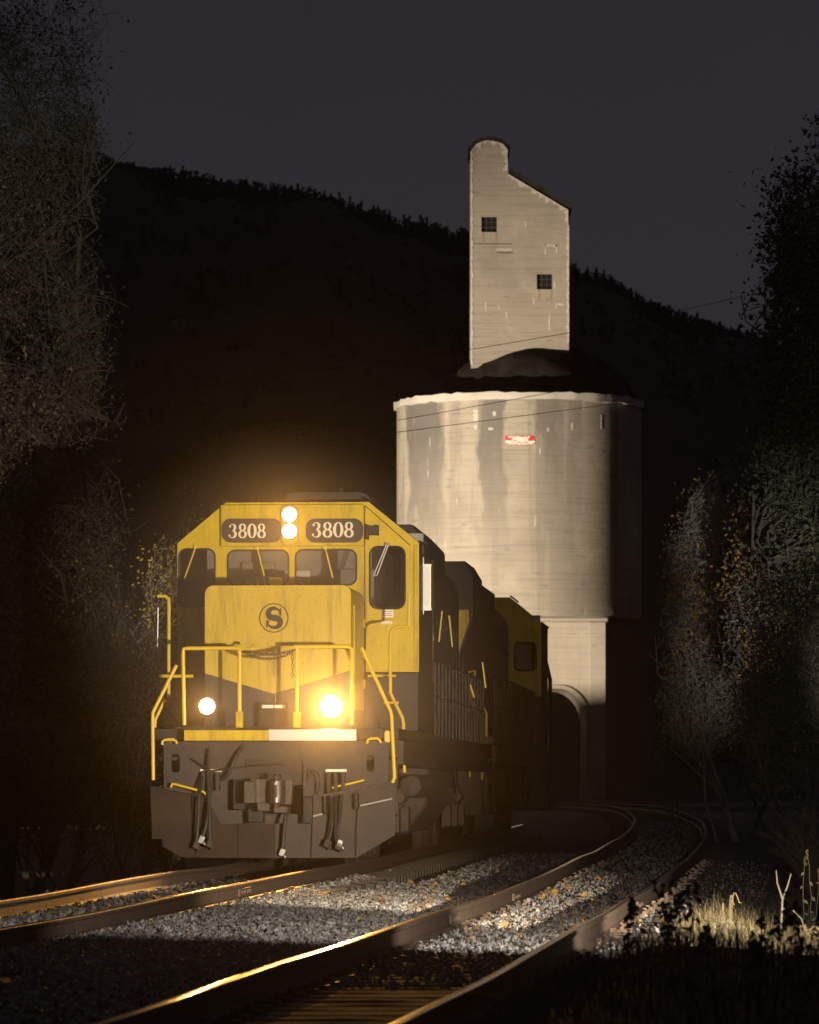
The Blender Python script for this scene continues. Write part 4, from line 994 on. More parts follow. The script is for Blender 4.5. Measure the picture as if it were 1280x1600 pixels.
hh2.build('headhouse', M['conc2'], T, smooth=0)
for q in hw:
    x0, z0 = min(p[0] for p in q), min(p[1] for p in q); x1, z1 = max(p[0] for p in q), max(p[1] for p in q); y_ = HFY-TY+0.14
    pm = MB(); pm.box(x0, x1, y_, y_+0.02, z0, z1); po = pm.build('window', mat('dark_window_glass', (0.012, 0.014, 0.018), 0.15), T)
    bm2 = MB()
    for k in (1/3, 2/3): bm2.box(x0+(x1-x0)*k-0.018, x0+(x1-x0)*k+0.018, y_-0.04, y_-0.002, z0, z1); bm2.box(x0, x1, y_-0.045, y_-0.003, z0+(z1-z0)*k-0.018, z0+(z1-z0)*k+0.018)
    bm2.build('glazing_bars', M['grime'], po)
ed = MB()                                              # pale spalled edges and roof felt
def ragged(path, wid, y0, y1, mi, seed):
    r = random.Random(seed); L = []; n = 0
    for (a, b), (c, d) in zip(path[:-1], path[1:]):
        k = max(2, int(math.hypot(c-a, d-b)/1.8))
        for i in range(k): L.append((a+(c-a)*i/k, b+(d-b)*i/k))
    L.append(path[-1]); P = [hl(*p) for p in L]; vs = []
    for i, p in enumerate(P):
        a = np.array(P[max(i-1, 0)]); b = np.array(P[min(i+1, len(P)-1)]); t = (b-a)/(np.linalg.norm(b-a)+1e-9); nn = np.array((-t[1], t[0]))
        lf_ = 0.5+0.5*math.sin(i*0.37+seed)*math.sin(i*0.11+seed*2)+0.35*math.sin(i*0.9+seed); w0 = wid[0]*r.uniform(.7, 1.3); w1 = wid[1]*max(0.12, 0.75*lf_+r.uniform(-.2, .45)); q0 = np.array(p)+nn*w0; q1 = np.array(p)-nn*w1
        for q in (q0, q1): vs += [(q[0], y0, q[1]), (q[0], y1, q[1])]
    fs = []
    for i in range(len(P)-1):
        k = 4*i; fs += [(k, k+2, k+6, k+4), (k+1, k+5, k+7, k+3), (k, k+4, k+5, k+1), (k+2, k+3, k+7, k+6)]
    ed.add(vs, fs, mi)
topc = [(765+28*math.cos(math.radians(a)), 236-17*math.sin(math.radians(a))) for a in range(170, 0, -15)]
ragged([(737.5, 570), (737.5, 236)], (0.05, 0.055), -2.23, -2.19, 0, 1)
ragged(topc + [(792, 240), (793, 266)], (0.02, 0.20), -2.235, -2.19, 0, 2)
ragged([(795, 272), (888, 328), (888, 352)], (0.0, 0.18), -2.23, -2.19, 0, 3)
ragged([(888, 352), (888, 535)], (0.03, 0.07), -2.23, -2.19, 0, 4)
ed.build('spalled_edge', M['spall'], T, smooth=0)
ed = MB()
ragged(topc, (0.13, 0.03), -2.30, 2.1, 0, 6); ragged([(795, 268), (893, 326)], (0.13, 0.02), -2.34, 2.1, 0, 7)
ed.build('headhouse_roofing', M['roofing'], T, smooth=0)
ed = MB()                                              # pour joint and lime runs on the face
ragged([(738, 381), (800, 381)], (0.012, 0.012), -2.215, -2.19, 0, 8); ragged([(776, 395), (801, 395)], (0.015, 0.02), -2.215, -2.19, 0, 9)
ed.build('pour_joint', M['roofing'], T, smooth=0)
ed = MB()
for (a, b, c, d) in ((849, 382, 872, 386), (851, 382, 853, 398), (869, 382, 870.5, 395), (776, 388, 800, 392), (820, 346, 822, 354), (857, 490, 860, 516), (868, 474, 881, 478), (868, 476, 870, 482), (758, 472, 760, 486), (778, 476, 780, 484), (790, 487, 792, 496), (866, 441, 868, 450), (833, 466, 835, 476)):
    ed = MB(); ragged([((a+c)/2, b), ((a+c)/2, d)] if d-b > c-a else [(a, (b+d)/2), (c, (b+d)/2)], (0.03 if d-b > c-a else 0.05, 0.03 if d-b > c-a else 0.05), -2.214, -2.19, 0, int(a+b)); ed.build('lime_run', M['spall'], T, smooth=0)
M['ruststain'] = mat('rust_stained_concrete', (0.25, 0.18, 0.11), 0.9)
for k, (a, b, d) in enumerate(((755, 363, 381), (776, 363, 379), (842, 453, 470), (861, 453, 470))):
    ed = MB(); ragged([(a, b), (a, d)], (0.04, 0.05), -2.212, -2.19, 0, 31+k); ed.build('rust_stain', M['ruststain'], T, smooth=0)
# square base with rounded portal the tracks run through
BY = TY - 3.6; bl = lambda px, py: (X_at(px, BY)-TC.x, Z_at(py, BY))
bs = MB(); r0 = bl(945, 972); zr0 = -0.2; lft = bl(640, 972)[0]
pt = bl(917, 1130); ptop = bl(880, 1076)[1]; portal = [(pt[0], zr0)]
for i in range(9):
    a = math.radians(90*i/8); rx2 = 1.15; portal.append((pt[0]-rx2+rx2*math.cos(a), ptop-1.4+1.4*math.sin(a)))
portal += [(-2.6, ptop), (-3.4, ptop-1.2), (-3.4, zr0)]
outer = [(lft, zr0), (lft, r0[1]), (r0[0], r0[1]), (r0[0], zr0)]
outl = [(lft, r0[1]), (lft, zr0), (-3.4, zr0), (-3.4, ptop-1.2), (-2.6, ptop)] + portal[::-1][3:-1] + [(pt[0], zr0), (r0[0], zr0), (r0[0], r0[1])]
bs.prism(outl, BY-TY, BY-TY+6.8); bs.build('base', M['conc'], T, smooth=20)
cp_ = MB(); cp_.box(lft-0.1, r0[0]+0.16, BY-TY-0.16, BY-TY+6.9, r0[1]+0.002, zb+0.0); cp_.build('cap_slab', M['conc3'], T, bevel=0.08)
pi = MB(); pi.box(r0[0]-0.62, r0[0]+0.05, BY-TY-0.07, BY-TY-0.002, 1.0, r0[1]-0.002); pi.build('corner_pilaster', M['conc3'], T, bevel=0.05)
rg = MB(); pth = portal[1:]
ring_o = [(pt[0]+0.16, 0.6)] + [(pt[0]-1.15+1.31*math.cos(math.radians(90*i/8)), ptop-1.4+1.56*math.sin(math.radians(90*i/8))) for i in range(9)] + [(-2.6, ptop+0.16)]
ring_i = [(-2.6, ptop+0.004)] + [(pt[0]-1.15+1.146*math.cos(math.radians(90*i/8)), ptop-1.4+1.396*math.sin(math.radians(90*i/8))) for i in range(8, -1, -1)] + [(pt[0]-0.004, 0.6)]
rg.prism(ring_o + ring_i, BY-TY-0.12, BY-TY-0.003); rg.build('portal_ring', M['conc2'], T, smooth=30)
# red painted banner on the silo, curved with it
def on_silo(px, py, out=0.02):
    x = X_at(px, TY)-TC.x
    for _ in range(4):
        yy = TY - math.sqrt(max(0.0, TR*TR - x*x)); x = X_at(px, yy)-TC.x
    s = (TR+out)/TR; return (x*s, (yy-TY)*s, Z_at(py, yy))
def silo_patch(mb, x0, x1, y0, y1, out, n=6):
    vs = []
    for i in range(n+1):
        px = x0+(x1-x0)*i/n
        for py in (y0, y1):
            vs.append(on_silo(px, py, out)); vs.append(on_silo(px, py, out-0.012))
    fs = []
    for i in range(n):
        k = 4*i; fs += [(k+2, k+6, k+4, k), (k, k+4, k+5, k+1), (k+2, k+3, k+7, k+6)]
    fs += [(0, 1, 3, 2), (4*n, 4*n+2, 4*n+3, 4*n+1)]
    mb.add(vs, fs)
pb = MB(); silo_patch(pb, 789.5, 835.5, 681, 694, 0.015); pbo = pb.build('painted_banner', M['red'], T, smooth=0)
wt = MB()
rw = random.Random(21)
def scrawl(x0, x1, y, h, lo):
    x = x0; pts = []
    while x < x1:
        pts.append(on_silo(x, y + h*(rw.random()-0.5)*2, 0.022)); x += rw.uniform(0.7, 1.5)
    if len(pts) > 1: wt.tube(pts, 0.028, 4)
scrawl(795, 829, 683.0, 1.2, 0); scrawl(800, 826, 686.5, 1.6, 0); scrawl(790.5, 836, 689.5, 1.5, 0); scrawl(793, 834, 692.5, 1.2, 0); scrawl(790.5, 800, 690.5, 2.0, 0); scrawl(828, 835, 691, 1.8, 0); scrawl(803, 824, 684.5, 1.5, 0)
wt.build('banner_lettering', M['white'], pbo)
sp_ = MB()
for (a, b, c, d) in ((740, 640, 747, 658), (770, 643, 775, 650), (763, 668, 771, 672), (893, 661, 896, 672), (939, 648, 941, 670), (855, 668, 858, 674), (843, 700, 845, 710), (741, 664, 746, 671)):
    sp_ = MB(); silo_patch(sp_, a, c, b, d, 0.012, 2); sp_.build('lime_run', M['spall'], T, smooth=0)

# ------------------------------------------------------------------ overhead wires
M['wire'] = mat('black_wire', (0.008, 0.008, 0.008), 0.95, spec=0.1)
def wire(label, pts, y):
    mb = MB(); P = [Vector((X_at(px, y), y, Z_at(py, y))) for px, py in pts]; path = []
    for i in range(41):
        t = i/40; px = pts[0][0]+(pts[-1][0]-pts[0][0])*t; py = float(np.interp(px, [p[0] for p in pts], [p[1] for p in pts]))
        path.append((X_at(px, y), y, Z_at(py, y) ))
    mb.tube(path, 0.0085, 5); o = mb.build('overhead_wire', M['wire']); tag(o, label, 'wire', 'overhead wires by the tower')
wire('upper thin black wire slanting across the silo just under its rim', [(-120, 770), (620, 657), (830, 619), (1400, 515)], 121)
wire('lower thin black wire slanting across the silo towards its right rim', [(-120, 768), (620, 675.5), (980, 628), (1400, 572)], 119)
wire('topmost thin black wire crossing the foot of the headhouse', [(-120, 665), (736, 546), (890, 520), (1060, 486), (1165, 462), (1400, 415)], 120)

# ------------------------------------------------------------------ trees and shrubs
def leaf_mat(name, c): return mat(name, c, 0.75, noise=(1.5, tuple(x*0.55 for x in c), 0.8))
M['bark'] = mat('grey_bark', (0.085, 0.075, 0.068), 0.9, noise=(6, (0.04, 0.034, 0.03), 0.9))
M['birch'] = mat('pale_bark', (0.26, 0.24, 0.22), 0.8, noise=(7, (0.08, 0.07, 0.065), 0.8))
M['darkbark'] = mat('dark_bark', (0.06, 0.05, 0.042), 0.9)
LM = {'gold': leaf_mat('gold_leaf', (0.34, 0.20, 0.025)), 'orange': leaf_mat('orange_leaf', (0.32, 0.14, 0.025)), 'olive': leaf_mat('olive_leaf', (0.075, 0.08, 0.03)), 'grey': leaf_mat('grey_leaf', (0.15, 0.135, 0.10)), 'dark': leaf_mat('dark_leaf', (0.035, 0.038, 0.022)), 'brown': leaf_mat('brown_leaf', (0.11, 0.085, 0.055)), 'yellow': leaf_mat('yellow_leaf', (0.42, 0.33, 0.04))}
def plant(name, label, cat, base, h, spread, seed, bark='bark', leaves=(('olive', 1.0),), nleaf=3000, lsize=0.07, levels=4, nb=5, stems=1, lean=(0, 0), up=0.5, droop=0.0, r0=None, group=None, rcap=2.5, ax=(0, 0), twig=0.004):
    r = random.Random(seed); rnp = np.random.default_rng(seed)
    root = empty(name, base, 0, label, cat, group)
    tm = MB(); tips = []
    def branch(p, d, L, rad, lev):
        n = 4 if lev > 1 else 3; pts = [p.copy()]; q = p.copy(); dd = d.copy()
        for i in range(n):
            dd = (dd + Vector((r.gauss(0, .16), r.gauss(0, .16), r.gauss(0, .10) + (up*0.12 if lev > 0 else -droop*0.25)))).normalized()
            off = math.hypot(q.x-ax[0]*q.z, q.y-ax[1]*q.z)
            rc_ = rcap*(0.30+0.70*max(0.0, math.sin(math.pi*min(1.0, max(0.0, q.z/(h*1.08)))))**0.7) if rcap < 1.7 else rcap
            if off > rc_*0.8: dd = (dd + Vector((-(q.x-ax[0]*q.z), -(q.y-ax[1]*q.z), 0))/off*0.7).normalized()
            if off > rc_: break
            q = q + dd*(L/n); pts.append(q.copy())
        if len(pts) < 2: return
        n = len(pts)-1
        rads = [max(twig, rad*(1-0.62*i/n)) for i in range(n+1)]
        tm.tube(pts, rads, 6 if rad > 0.05 else (4 if rad > 0.015 else 3), caps=False)
        if lev <= 1: tips.extend([(pts[k], dd) for k in range(1, n+1)])
        if lev == 0: return
        kids = nb + r.randint(-1, 1)
        for k in range(kids):
            t = r.uniform(0.25, 1.0); idx = t*n; i0 = min(int(idx), n-1); pp = pts[i0].lerp(pts[i0+1], idx-i0)
            side = Vector((r.gauss(0, 1), r.gauss(0, 1), r.gauss(0, .5))); side -= dd*side.dot(dd); side.normalize()
            nd_ = (dd*r.uniform(.35, .9) + side*spread*r.uniform(.5, 1.1) + Vector((0, 0, up*.4))).normalized()
            branch(pp, nd_, L*r.uniform(.42, .72), rads[i0]*0.6, lev-1)
    for s in range(stems):
        d0 = Vector((lean[0]+r.gauss(0, .13 if stems > 1 else .03)*1.5, lean[1]+r.gauss(0, .1), 1)).normalized()
        p0 = Vector((r.gauss(0, .25) if stems > 1 else 0, r.gauss(0, .25) if stems > 1 else 0, -0.15))
        L0 = h*r.uniform(.55, .7); rad = r0 or h*0.014
        branch(p0, d0, L0, rad*(1 if stems == 1 else r.uniform(.5, 1)), levels)
    tm.build('trunk', M[bark], root, smooth=60)
    if nleaf and tips:
        tp = np.array([tuple(t[0]) for t in tips]); idx = rnp.integers(0, len(tp), nleaf)
        c = tp[idx] + rnp.normal(size=(nleaf, 3))*lsize*1.6
        vv = quads(c, rnp.uniform(.5, 1.2, nleaf)*lsize, rnp, aspect=0.7)
        keys = [k for k, _ in leaves]; pr = np.array([w for _, w in leaves], float); pr /= pr.sum()
        # leaves of one kind sit together in clumps
        cl = np.array([math.sin(p[0]*1.7+seed)+math.sin(p[1]*1.3+p[2]*1.9) for p in c]); order = np.argsort(cl + rnp.normal(size=nleaf)*0.5); mi = np.zeros(nleaf, int); acc = 0
        for k, w in enumerate(pr): e = acc+int(round(w*nleaf)); mi[order[acc:e]] = k; acc = e
        o = big_mesh('crown', vv, np.arange(len(vv)), np.full(nleaf, 4), [LM[k] for k in keys], np.clip(mi, 0, len(keys)-1)); o.parent = root
    return root
def at(px, y, dz=0.0): x = X_at(px, y); return (x, y, gz(x, y)+dz)
plant('tree', 'tallest dark bushy tree, fine twigs reaching up against the night sky', 'tree', at(0, 78), 16.5, 0.9, 1, 'darkbark', (('dark', .85), ('brown', .15)), 26000, 0.085, 5, 6, up=0.35, r0=0.22, rcap=2.0)
plant('tree', 'dark drooping tree just below and in front of the tallest bushy one', 'tree', at(40, 74), 10.5, 0.95, 2, 'darkbark', (('dark', .5), ('brown', .5)), 24000, 0.09, 5, 6, up=0.1, droop=0.5, r0=0.09, rcap=1.9)
plant('sapling', 'thin bare sapling poking up against the sky left of the ridge', 'sapling', at(232, 92), 14.6, 0.5, 3, 'darkbark', (('dark', 1),), 200, 0.07, 3, 4, r0=0.06, up=0.6, rcap=0.8)
plant('shrub', 'tall shrub with orange leaves beside the bare grey stems on the left', 'shrub', at(115, 74), 6.2, 0.9, 4, 'bark', (('orange', .3), ('gold', .35), ('brown', .35)), 9000, 0.075, 4, 6, stems=4, r0=0.045, rcap=1.25)
plant('shrub', 'bare grey many-stemmed shrub with upright branches, left of the locomotive', 'shrub', at(185, 72), 7.2, 0.5, 5, 'bark', (('grey', .7), ('gold', .3)), 700, 0.045, 4, 5, stems=6, up=0.9, r0=0.04, rcap=0.75)
plant('tree', 'leaning pale-barked young tree with sparse yellow leaves behind the cab', 'tree', at(222, 70), 6.6, 0.6, 6, 'birch', (('yellow', .7), ('gold', .3)), 2200, 0.075, 3, 6, stems=3, lean=(0.16, 0), up=0.9, r0=0.045, rcap=0.75, ax=(0.13, 0))
plant('bush', 'low brown twiggy bush right beside the locomotive cab on the left', 'bush', at(232, 75), 4.3, 1.0, 7, 'bark', (('brown', .6), ('grey', .3), ('orange', .1)), 5200, 0.055, 4, 6, stems=5, r0=0.04, rcap=0.9)
plant('bush', 'low dark bush growing under the orange-leaved shrub', 'bush', at(70, 70), 3.8, 1.0, 8, 'darkbark', (('brown', .5), ('dark', .5)), 5000, 0.06, 4, 6, stems=5, r0=0.04, rcap=1.2)
plant('tree', 'dark leafy tree with broad leaves against the sky above the olive and orange one', 'tree', at(1365, 82), 12.4, 0.9, 9, 'darkbark', (('dark', .6), ('olive', .4)), 34000, 0.13, 5, 6, up=0.35, r0=0.18, rcap=2.35)
plant('tree', 'mid-height tree with mixed olive and orange leaves behind the slender pale tree', 'tree', at(1250, 84), 7.4, 0.9, 10, 'bark', (('olive', .55), ('gold', .2), ('grey', .25)), 24000, 0.10, 4, 6, stems=3, r0=0.045, rcap=1.5)
plant('tree', 'slender pale grey tree with white trunk standing right of the tower', 'tree', at(1128, 88), 6.7, 0.75, 11, 'birch', (('grey', .70), ('gold', .14), ('olive', .16)), 20000, 0.085, 4, 6, stems=4, r0=0.05, up=0.3, rcap=1.35)
plant('bush', 'low bare bush at the foot of the slender pale tree', 'bush', at(1072, 90), 3.2, 1.0, 12, 'bark', (('grey', .6), ('brown', .4)), 1200, 0.05, 4, 5, stems=4, r0=0.03, rcap=0.7)
plant('bush', 'dark unlit bush behind the feathery plume bush', 'bush', at(1250, 70), 4.4, 1.0, 13, 'darkbark', (('dark', .8), ('brown', .2)), 8000, 0.075, 4, 6, stems=6, r0=0.05, rcap=1.1)
plant('bush', 'dark rounded bush tucked in behind the slender pale tree', 'bush', at(1185, 97), 4.6, 1.0, 14, 'darkbark', (('dark', .8), ('brown', .2)), 6500, 0.09, 4, 5, stems=5, r0=0.05, rcap=1.1)

# ------------------------------------------------------------------ weeds and grass
def blades(name, label, cat, n, fx, fy, h0, h1, mats, seed, w=0.006, lean=0.5):
    r = np.random.default_rng(seed); V = []; mi = []
    for i in range(n):
        y = fy(r); x = fx(r, y); z = gz(x, y)-0.02; h = r.uniform(h0, h1); an = r.uniform(0, 6.283); ln = abs(r.normal())*lean*h
        dx, dy = math.cos(an)*ln, math.sin(an)*ln; bx, by = -math.sin(an)*w, math.cos(an)*w
        V += [(x-bx, y-by, z), (x+bx, y+by, z), (x+dx*.35+bx*.8, y+dy*.35+by*.8, z+h*.6), (x+dx*.35-bx*.8, y+dy*.35-by*.8, z+h*.6), (x+dx+bx*.2, y+dy+by*.2, z+h*(1-.35*min(1, ln/h))), (x+dx-bx*.2, y+dy-by*.2, z+h*(1-.35*min(1, ln/h)))]
        m = r.integers(0, len(mats)); mi += [m, m]
    k = len(V)//6; b = (np.arange(k)*6)[:, None]; Fc = np.concatenate([b+np.array([[0,1,2,3]]), b+np.array([[3,2,4,5]])], 1).ravel()
    o = big_mesh(name, V, Fc, np.full(2*k, 4), mats, mi); tag(o, label, cat, kind='stuff'); return o
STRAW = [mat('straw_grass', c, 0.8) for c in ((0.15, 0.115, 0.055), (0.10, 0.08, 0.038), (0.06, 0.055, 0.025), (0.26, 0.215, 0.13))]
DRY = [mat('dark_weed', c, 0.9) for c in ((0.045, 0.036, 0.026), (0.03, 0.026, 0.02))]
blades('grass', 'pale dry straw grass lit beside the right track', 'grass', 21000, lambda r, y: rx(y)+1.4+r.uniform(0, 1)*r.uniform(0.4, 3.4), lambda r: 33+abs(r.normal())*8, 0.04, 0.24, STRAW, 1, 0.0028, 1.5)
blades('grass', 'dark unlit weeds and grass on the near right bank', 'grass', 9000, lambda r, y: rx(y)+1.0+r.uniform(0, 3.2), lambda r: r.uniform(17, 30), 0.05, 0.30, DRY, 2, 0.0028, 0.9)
blades('grass', 'thin tufts of dry grass between the left rails', 'grass', 160, lambda r, y: lx(y)-0.45+r.normal()*0.12, lambda r: r.choice([43.5, 45.2, 47.0])+r.normal()*0.35, 0.05, 0.2, STRAW[:3], 3, 0.003, 0.6)

def weed(label, base, h, seed, nst=3, m=None, heads=True, group='dark weed stalks on the near bank', lean=0.1):
    r = random.Random(seed); mb = MB(); lf = mb
    for s in range(nst):
        p = Vector((r.gauss(0, .035), r.gauss(0, .06), -0.03)); d = Vector((r.gauss(0, lean), r.gauss(0, lean), 1)).normalized(); L = h*r.uniform(.65, 1.0); pts = [p.copy()]
        for i in range(6):
            d = (d + Vector((r.gauss(0, .09), r.gauss(0, .09), 0))).normalized(); p = p + d*L/6; pts.append(p.copy())
            if i > 0 and r.random() < .75:             # hanging dead leaf
                a = Vector((r.choice((-1, 1))*r.uniform(.6, 1), r.gauss(0, .5), -r.uniform(.2, 1.4))).normalized(); l = r.uniform(.035, .085); w = l*.22; sd = Vector((0, 1, 0)).cross(a).normalized()*w
                q = p + a*l*.5; lf.add([p, q+sd, p+a*l, q-sd], [(0, 1, 2, 3)])
        mb.tube(pts, [0.0042*(1-.1*i) for i in range(7)], 5, caps=False)
        if heads:
            for k in range(9):
                c = p + Vector((r.gauss(0, .008), r.gauss(0, .008), r.uniform(-.07, .02))); sz = r.uniform(.008, .015)
                lf.add([c+Vector((sz, 0, 0)), c+Vector((0, sz, sz)), c+Vector((-sz, 0, 0)), c+Vector((0, -sz, -sz*1.3))], [(0, 1, 2, 3), (0, 2, 1), (0, 3, 2)])
    o = mb.build('weed_stalk', m or DRY[0], smooth=0); o.location = base; return tag(o, label, 'weed', group)
rw = random.Random(44)
wl2 = [(990, 28.5, .42, 'dark weed stalk standing alone nearest the rail on the near bank'), (1010, 28, .47, 'dark weed stalk with drooping leaves, second from the rail'), (1022, 29, .40, 'dark weed clump crossing in front of the rusty rail'), (1050, 28, .50, 'tallest dark weed with ragged leaves in front of the tie ends'), (1064, 28.5, .44, 'dark weed just right of the tallest one'), (1082, 28, .42, 'dark seed-headed weed at the left edge of the pale grass'), (1098, 27, .22, 'short forked dark weed in front of the pale grass'), (1172, 26.5, .24, 'short upright dark weed under the pale grass'), (1190, 27, .30, 'stubby dark stalk in the middle of the pale grass'), (1215, 27.5, .34, 'dark weed below the yellowish stem'), (1245, 28, .42, 'dark weed in front of the tall straw on the right'), (1262, 27.5, .40, 'rightmost dark weed at the picture edge')]
for i, (px, y, h, lab) in enumerate(wl2): weed(lab, at(px, y), h, 60+i)
# bent straw clump, tall yellow stem, feathery plume bush, pale stalk
def arcs(name, label, cat, base, n, h, reach, m, seed, r_=0.006):
    r = random.Random(seed); mb = MB()
    for i in range(n):
        hh = h*r.uniform(.6, 1.05); rc = reach*r.uniform(-1, 1); dy = r.gauss(0, .05); x0 = r.gauss(0, .02)
        mb.tube([(x0 + rc*t*t*.9, dy*t, hh*(math.sin(min(1, t*1.15)*math.pi*.72))*1.02) for t in [k/9 for k in range(10)]], r_*.8, 4, caps=False)
    o = mb.build(name, m); o.location = base; return tag(o, label, cat)
arcs('grass_clump', 'bright bent-over straw clump beside the dark weeds', 'grass clump', at(1128, 38), 16, 0.27, 0.20, STRAW[3], 1)
arcs('grass_clump', 'looped dry stalk arching behind the bright straw clump', 'grass clump', at(1142, 42), 4, 0.40, 0.12, STRAW[1], 2, 0.007)
arcs('grass_clump', 'ragged straw clump at the right edge below the pale stalk', 'grass clump', at(1262, 37), 18, 0.36, 0.22, STRAW[0], 3)
mb = MB()
mb.tube([(0, 0, -.05), (-.01, 0, .2), (.0, 0, .42), (.005, 0, .52)], [.013, .011, .009, .008], 6); mb.tube([(.005, 0, .50), (-.04, 0, .64), (-.05, 0, .75)], [.009, .006, .004], 5); mb.tube([(.005, 0, .50), (.05, 0, .62), (.08, .02, .72)], [.009, .006, .004], 5)
mb.tube([(0, 0, .42), (.10, 0, .40), (.17, 0, .33), (.20, 0, .22)], [.007, .006, .005, .004], 5); mb.tube([(-.005, 0, .18), (-.08, 0, .12), (-.10, 0, .0)], [.007, .006, .004], 5); o = mb.build('dead_stem', mat('dry_stem', (0.038, 0.030, 0.016), 0.9)); o.location = at(1222, 39); tag(o, 'thick yellowish forked dead stem rising from the straw grass', 'stem')
def plume(label, base, h, n, seed, m, spread=0.5, side=-0.6):
    r = random.Random(seed); root = empty('plume_bush', base, 0, label, 'bush'); mb = MB(); fz = MB()
    for i in range(n):
        d = Vector((side*r.uniform(-.5, 1.0)*spread*1.6, r.gauss(0, .2), 1)).normalized(); p = Vector((0, 0, -.05)); pts = [p.copy()]; L = h*r.uniform(.6, 1)
        for k in range(8):
            d = (d + Vector((side*.10*k/8, r.gauss(0, .03), -.13*k/5))).normalized(); p = p + d*L/8; pts.append(p.copy())
            if k > 2:
                for q in range(7):
                    a = (d*.5 + Vector((r.gauss(0, 1), r.gauss(0, 1), r.gauss(-.6, .6)))).normalized(); l = r.uniform(.03, .085); c = p + d*r.uniform(-.05, .05); w = Vector((.003, 0, .003)); fz.add([c-w, c+w, c+a*l], [(0, 1, 2)])
        mb.tube(pts, [.006*(1-.09*k) for k in range(9)], 4, caps=False)
    mb.build('stem', m, root); fz.build('plume', m, root, smooth=0)
plume('feathery brown plume bush nodding left at the right edge', at(1268, 58), 1.25, 60, 5, mat('brown_plume', (0.085, 0.062, 0.045), 0.9))
weed('pale brightly lit stalk with white seed heads at the right edge', at(1264, 45), 0.92, 91, 3, STRAW[1], True, None, 0.05)
weed('low brown seed-headed weed beside the straw grass', at(1175, 41), 0.28, 92, 4, STRAW[1], True, None, 0.3)

# ------------------------------------------------------------------ fallen leaves
def leaf_mesh(seed, lobes):
    r = random.Random(seed); pts = []; n = 14
    for i in range(n):
        a = 2*math.pi*i/n; rad = (1.0 if i % 2 == 0 else (0.55 if lobes else 0.85))*(0.8+0.4*r.random())*(0.6+0.4*abs(math.cos(a/2)))
        pts.append((rad*math.cos(a), rad*0.75*math.sin(a)))
    mb = MB(); vs = [(0, 0, 0.12)] + [(a, b, 0.35*r.random()) for a, b in pts]; mb.add(vs, [(0, i+1, (i+1) % n+1) for i in range(n)]); return mb
kinds = [('yellow', leaf_mat('fallen_yellow_leaf', (0.34, 0.20, 0.045)), 'bright yellow fallen leaf lying on the stones beside the rails'), ('tan', leaf_mat('fallen_tan_leaf', (0.38, 0.24, 0.14)), 'curled pale tan fallen leaf lying on the track bed'), ('russet', leaf_mat('fallen_russet_leaf', (0.22, 0.09, 0.04)), 'russet brown fallen leaf lying on the grey ballast')]
src = []
for k, (nm, m_, lb) in enumerate(kinds):
    for s in range(2):
        o = leaf_mesh(k*7+s, k > 0).build('fallen_leaf', m_, smooth=0); COL.objects.unlink(o); src.append((k, o))
rl = random.Random(77)
def put_leaf(k, px, py_y, y, size):
    x = X_at(px, y); cand = [o for kk, o in src if kk == k]; o = rl.choice(cand).copy(); COL.objects.link(o)
    o.location = (x, y, gz(x, y) + 0.05 + size*0.25); o.scale = (size,)*3; o.rotation_euler = (rl.uniform(-.9, .9), rl.uniform(-.9, .9), rl.uniform(0, 6.28))
    tag(o, kinds[k][2], 'leaf', 'fallen leaves: ' + kinds[k][0])
for (k, px, y, s) in ((0, 363, 47.5, .05), (1, 355, 43, .06), (2, 545, 43, .05), (1, 422, 46, .05), (2, 597, 47, .08), (0, 470, 42, .04), (2, 505, 41.5, .04), (0, 643, 44, .05), (1, 668, 45, .06), (1, 682, 44.5, .06), (1, 745, 41, .07), (1, 758, 40.8, .06), (0, 773, 42.5, .05), (1, 822, 41, .05), (1, 897, 41, .09), (1, 912, 42, .07), (2, 795, 40.5, .05), (0, 905, 50, .06), (0, 857, 53, .07), (0, 866, 52, .07), (0, 850, 51, .06), (1, 870, 50.5, .06), (0, 890, 54, .06), (0, 935, 58, .06), (0, 1035, 43, .06), (0, 678, 58, .06), (0, 640, 60, .06), (1, 857, 37.5, .06), (0, 1164, 38, .05), (1, 720, 47.5, .05), (0, 700, 49, .05)): put_leaf(k, px, 0, y, s)
for i in range(150):
    t = rl.random()
    if t < .4: y = rl.uniform(38, 75); x = rx(y) + rl.uniform(-.62, .62)
    elif t < .7: y = rl.uniform(40, 68); x = rx(y) - .8 - abs(rl.gauss(0, .5))
    else: y = rl.uniform(52, 76); x = lx(y) + .95 + rl.random()*2.0
    put_leaf(rl.choice((0, 0, 1, 1, 2)), 640 + x*F/y, 0, y, rl.uniform(.028, .055))

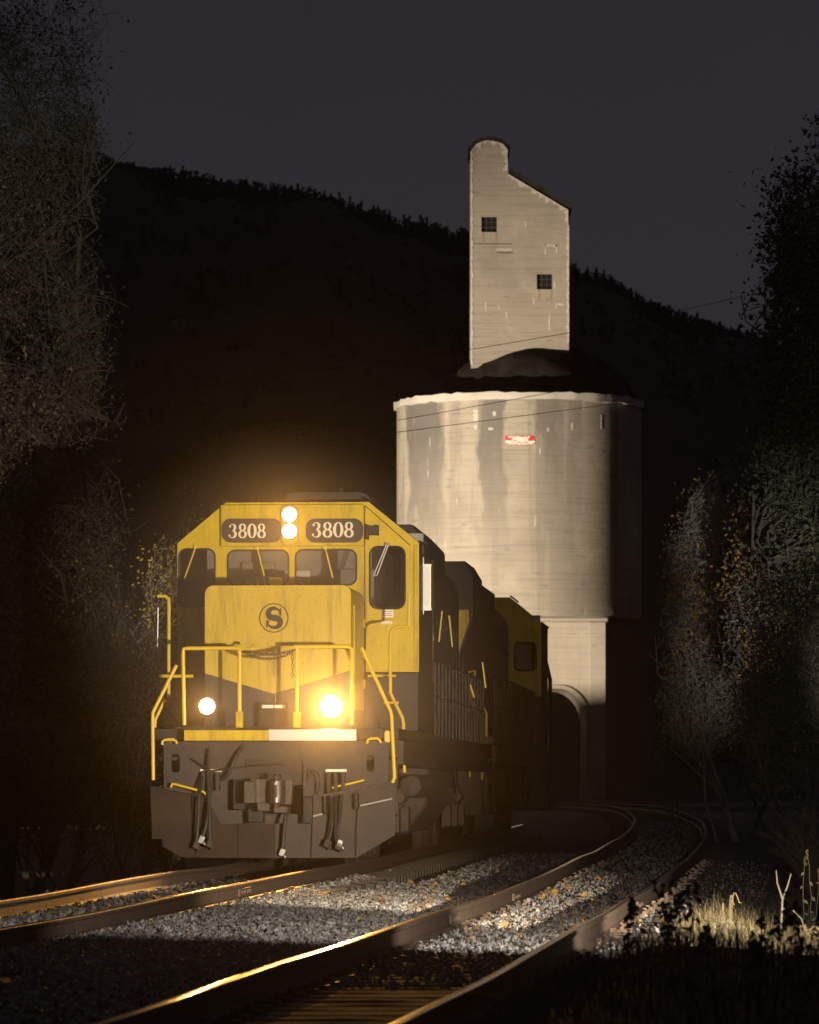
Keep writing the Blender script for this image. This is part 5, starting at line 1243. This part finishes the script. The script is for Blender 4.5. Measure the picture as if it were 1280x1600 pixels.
# ------------------------------------------------------------------ haze
hz = MB(); hz.box(-960, 960, -80, 1000, -4, 190)  # box of thin haze added so the headlights glow
hm3 = bpy.data.materials.new('glow_haze'); hm3.use_nodes = True; nt = hm3.node_tree; nt.nodes.clear()
hm3.cycles.volume_sampling = 'EQUIANGULAR'
ho = N(nt, 'ShaderNodeOutputMaterial'); pv = N(nt, 'ShaderNodeVolumePrincipled')
pv.inputs['Color'].default_value = (0.95, 0.93, 0.92, 1); pv.inputs['Density'].default_value = 0.00010; pv.inputs['Anisotropy'].default_value = 0.965
nt.links.new(pv.outputs[0], ho.inputs['Volume'])
tag(hz.build('haze', hm3, smooth=0), 'thin haze added over the whole line for lamp glow', 'haze', kind='stuff')

# vapour added round the locomotive front to spread the glow of its lamps
mm_ = MB(); cu, cv, cw = 0.15, 0.7, 2.75; prof_m = [(math.sin(math.pi*k/20), -math.cos(math.pi*k/20)) for k in range(21)]
vs = []; n_ = 32
for r_, z_ in prof_m:
    for j in range(n_):
        a = 2*math.pi*j/n_; vs.append((cu+2.9*r_*math.cos(a), cv+3.1*r_*math.sin(a), cw+2.9*z_))
mm_.add(vs, [(k*n_+j, k*n_+(j+1) % n_, (k+1)*n_+(j+1) % n_, (k+1)*n_+j) for k in range(20) for j in range(n_)])
glow_m = bpy.data.materials.new('lamp_glow_vapour'); glow_m.use_nodes = True; nt = glow_m.node_tree; nt.nodes.clear(); glow_m.cycles.volume_sampling = 'EQUIANGULAR'
mo_ = N(nt, 'ShaderNodeOutputMaterial'); pv = N(nt, 'ShaderNodeVolumePrincipled'); pv.inputs['Color'].default_value = (0.95, 0.92, 0.9, 1)
pv.inputs['Anisotropy'].default_value = 0.1; nt.links.new(pv.outputs[0], mo_.inputs['Volume'])
tcm = N(nt, 'ShaderNodeTexCoord'); mpm = N(nt, 'ShaderNodeMapping', vector_type='POINT'); mpm.inputs['Scale'].default_value = (1/2.9, 1/3.1, 1/2.9); mpm.inputs['Location'].default_value = (-cu/2.9, -cv/3.1, -cw/2.9)
nt.links.new(tcm.outputs['Object'], mpm.inputs['Vector']); lenm = N(nt, 'ShaderNodeVectorMath', operation='LENGTH'); nt.links.new(mpm.outputs[0], lenm.inputs[0])
thin = math_node(nt, 'SUBTRACT', 1.0, math_node(nt, 'MULTIPLY', lenm.outputs['Value'], lenm.outputs['Value']))   # thins out towards its rim
nt.links.new(math_node(nt, 'MULTIPLY', math_node(nt, 'MAXIMUM', thin, 0.0), 0.038), pv.inputs['Density'])
mi_ = mm_.build('mist', glow_m, smooth=0); mi_.location = O1; mi_.rotation_euler = (0, 0, -HEAD1); tag(mi_, 'faint vapour added in front of the locomotive to carry the lamp glow', 'mist', kind='stuff')
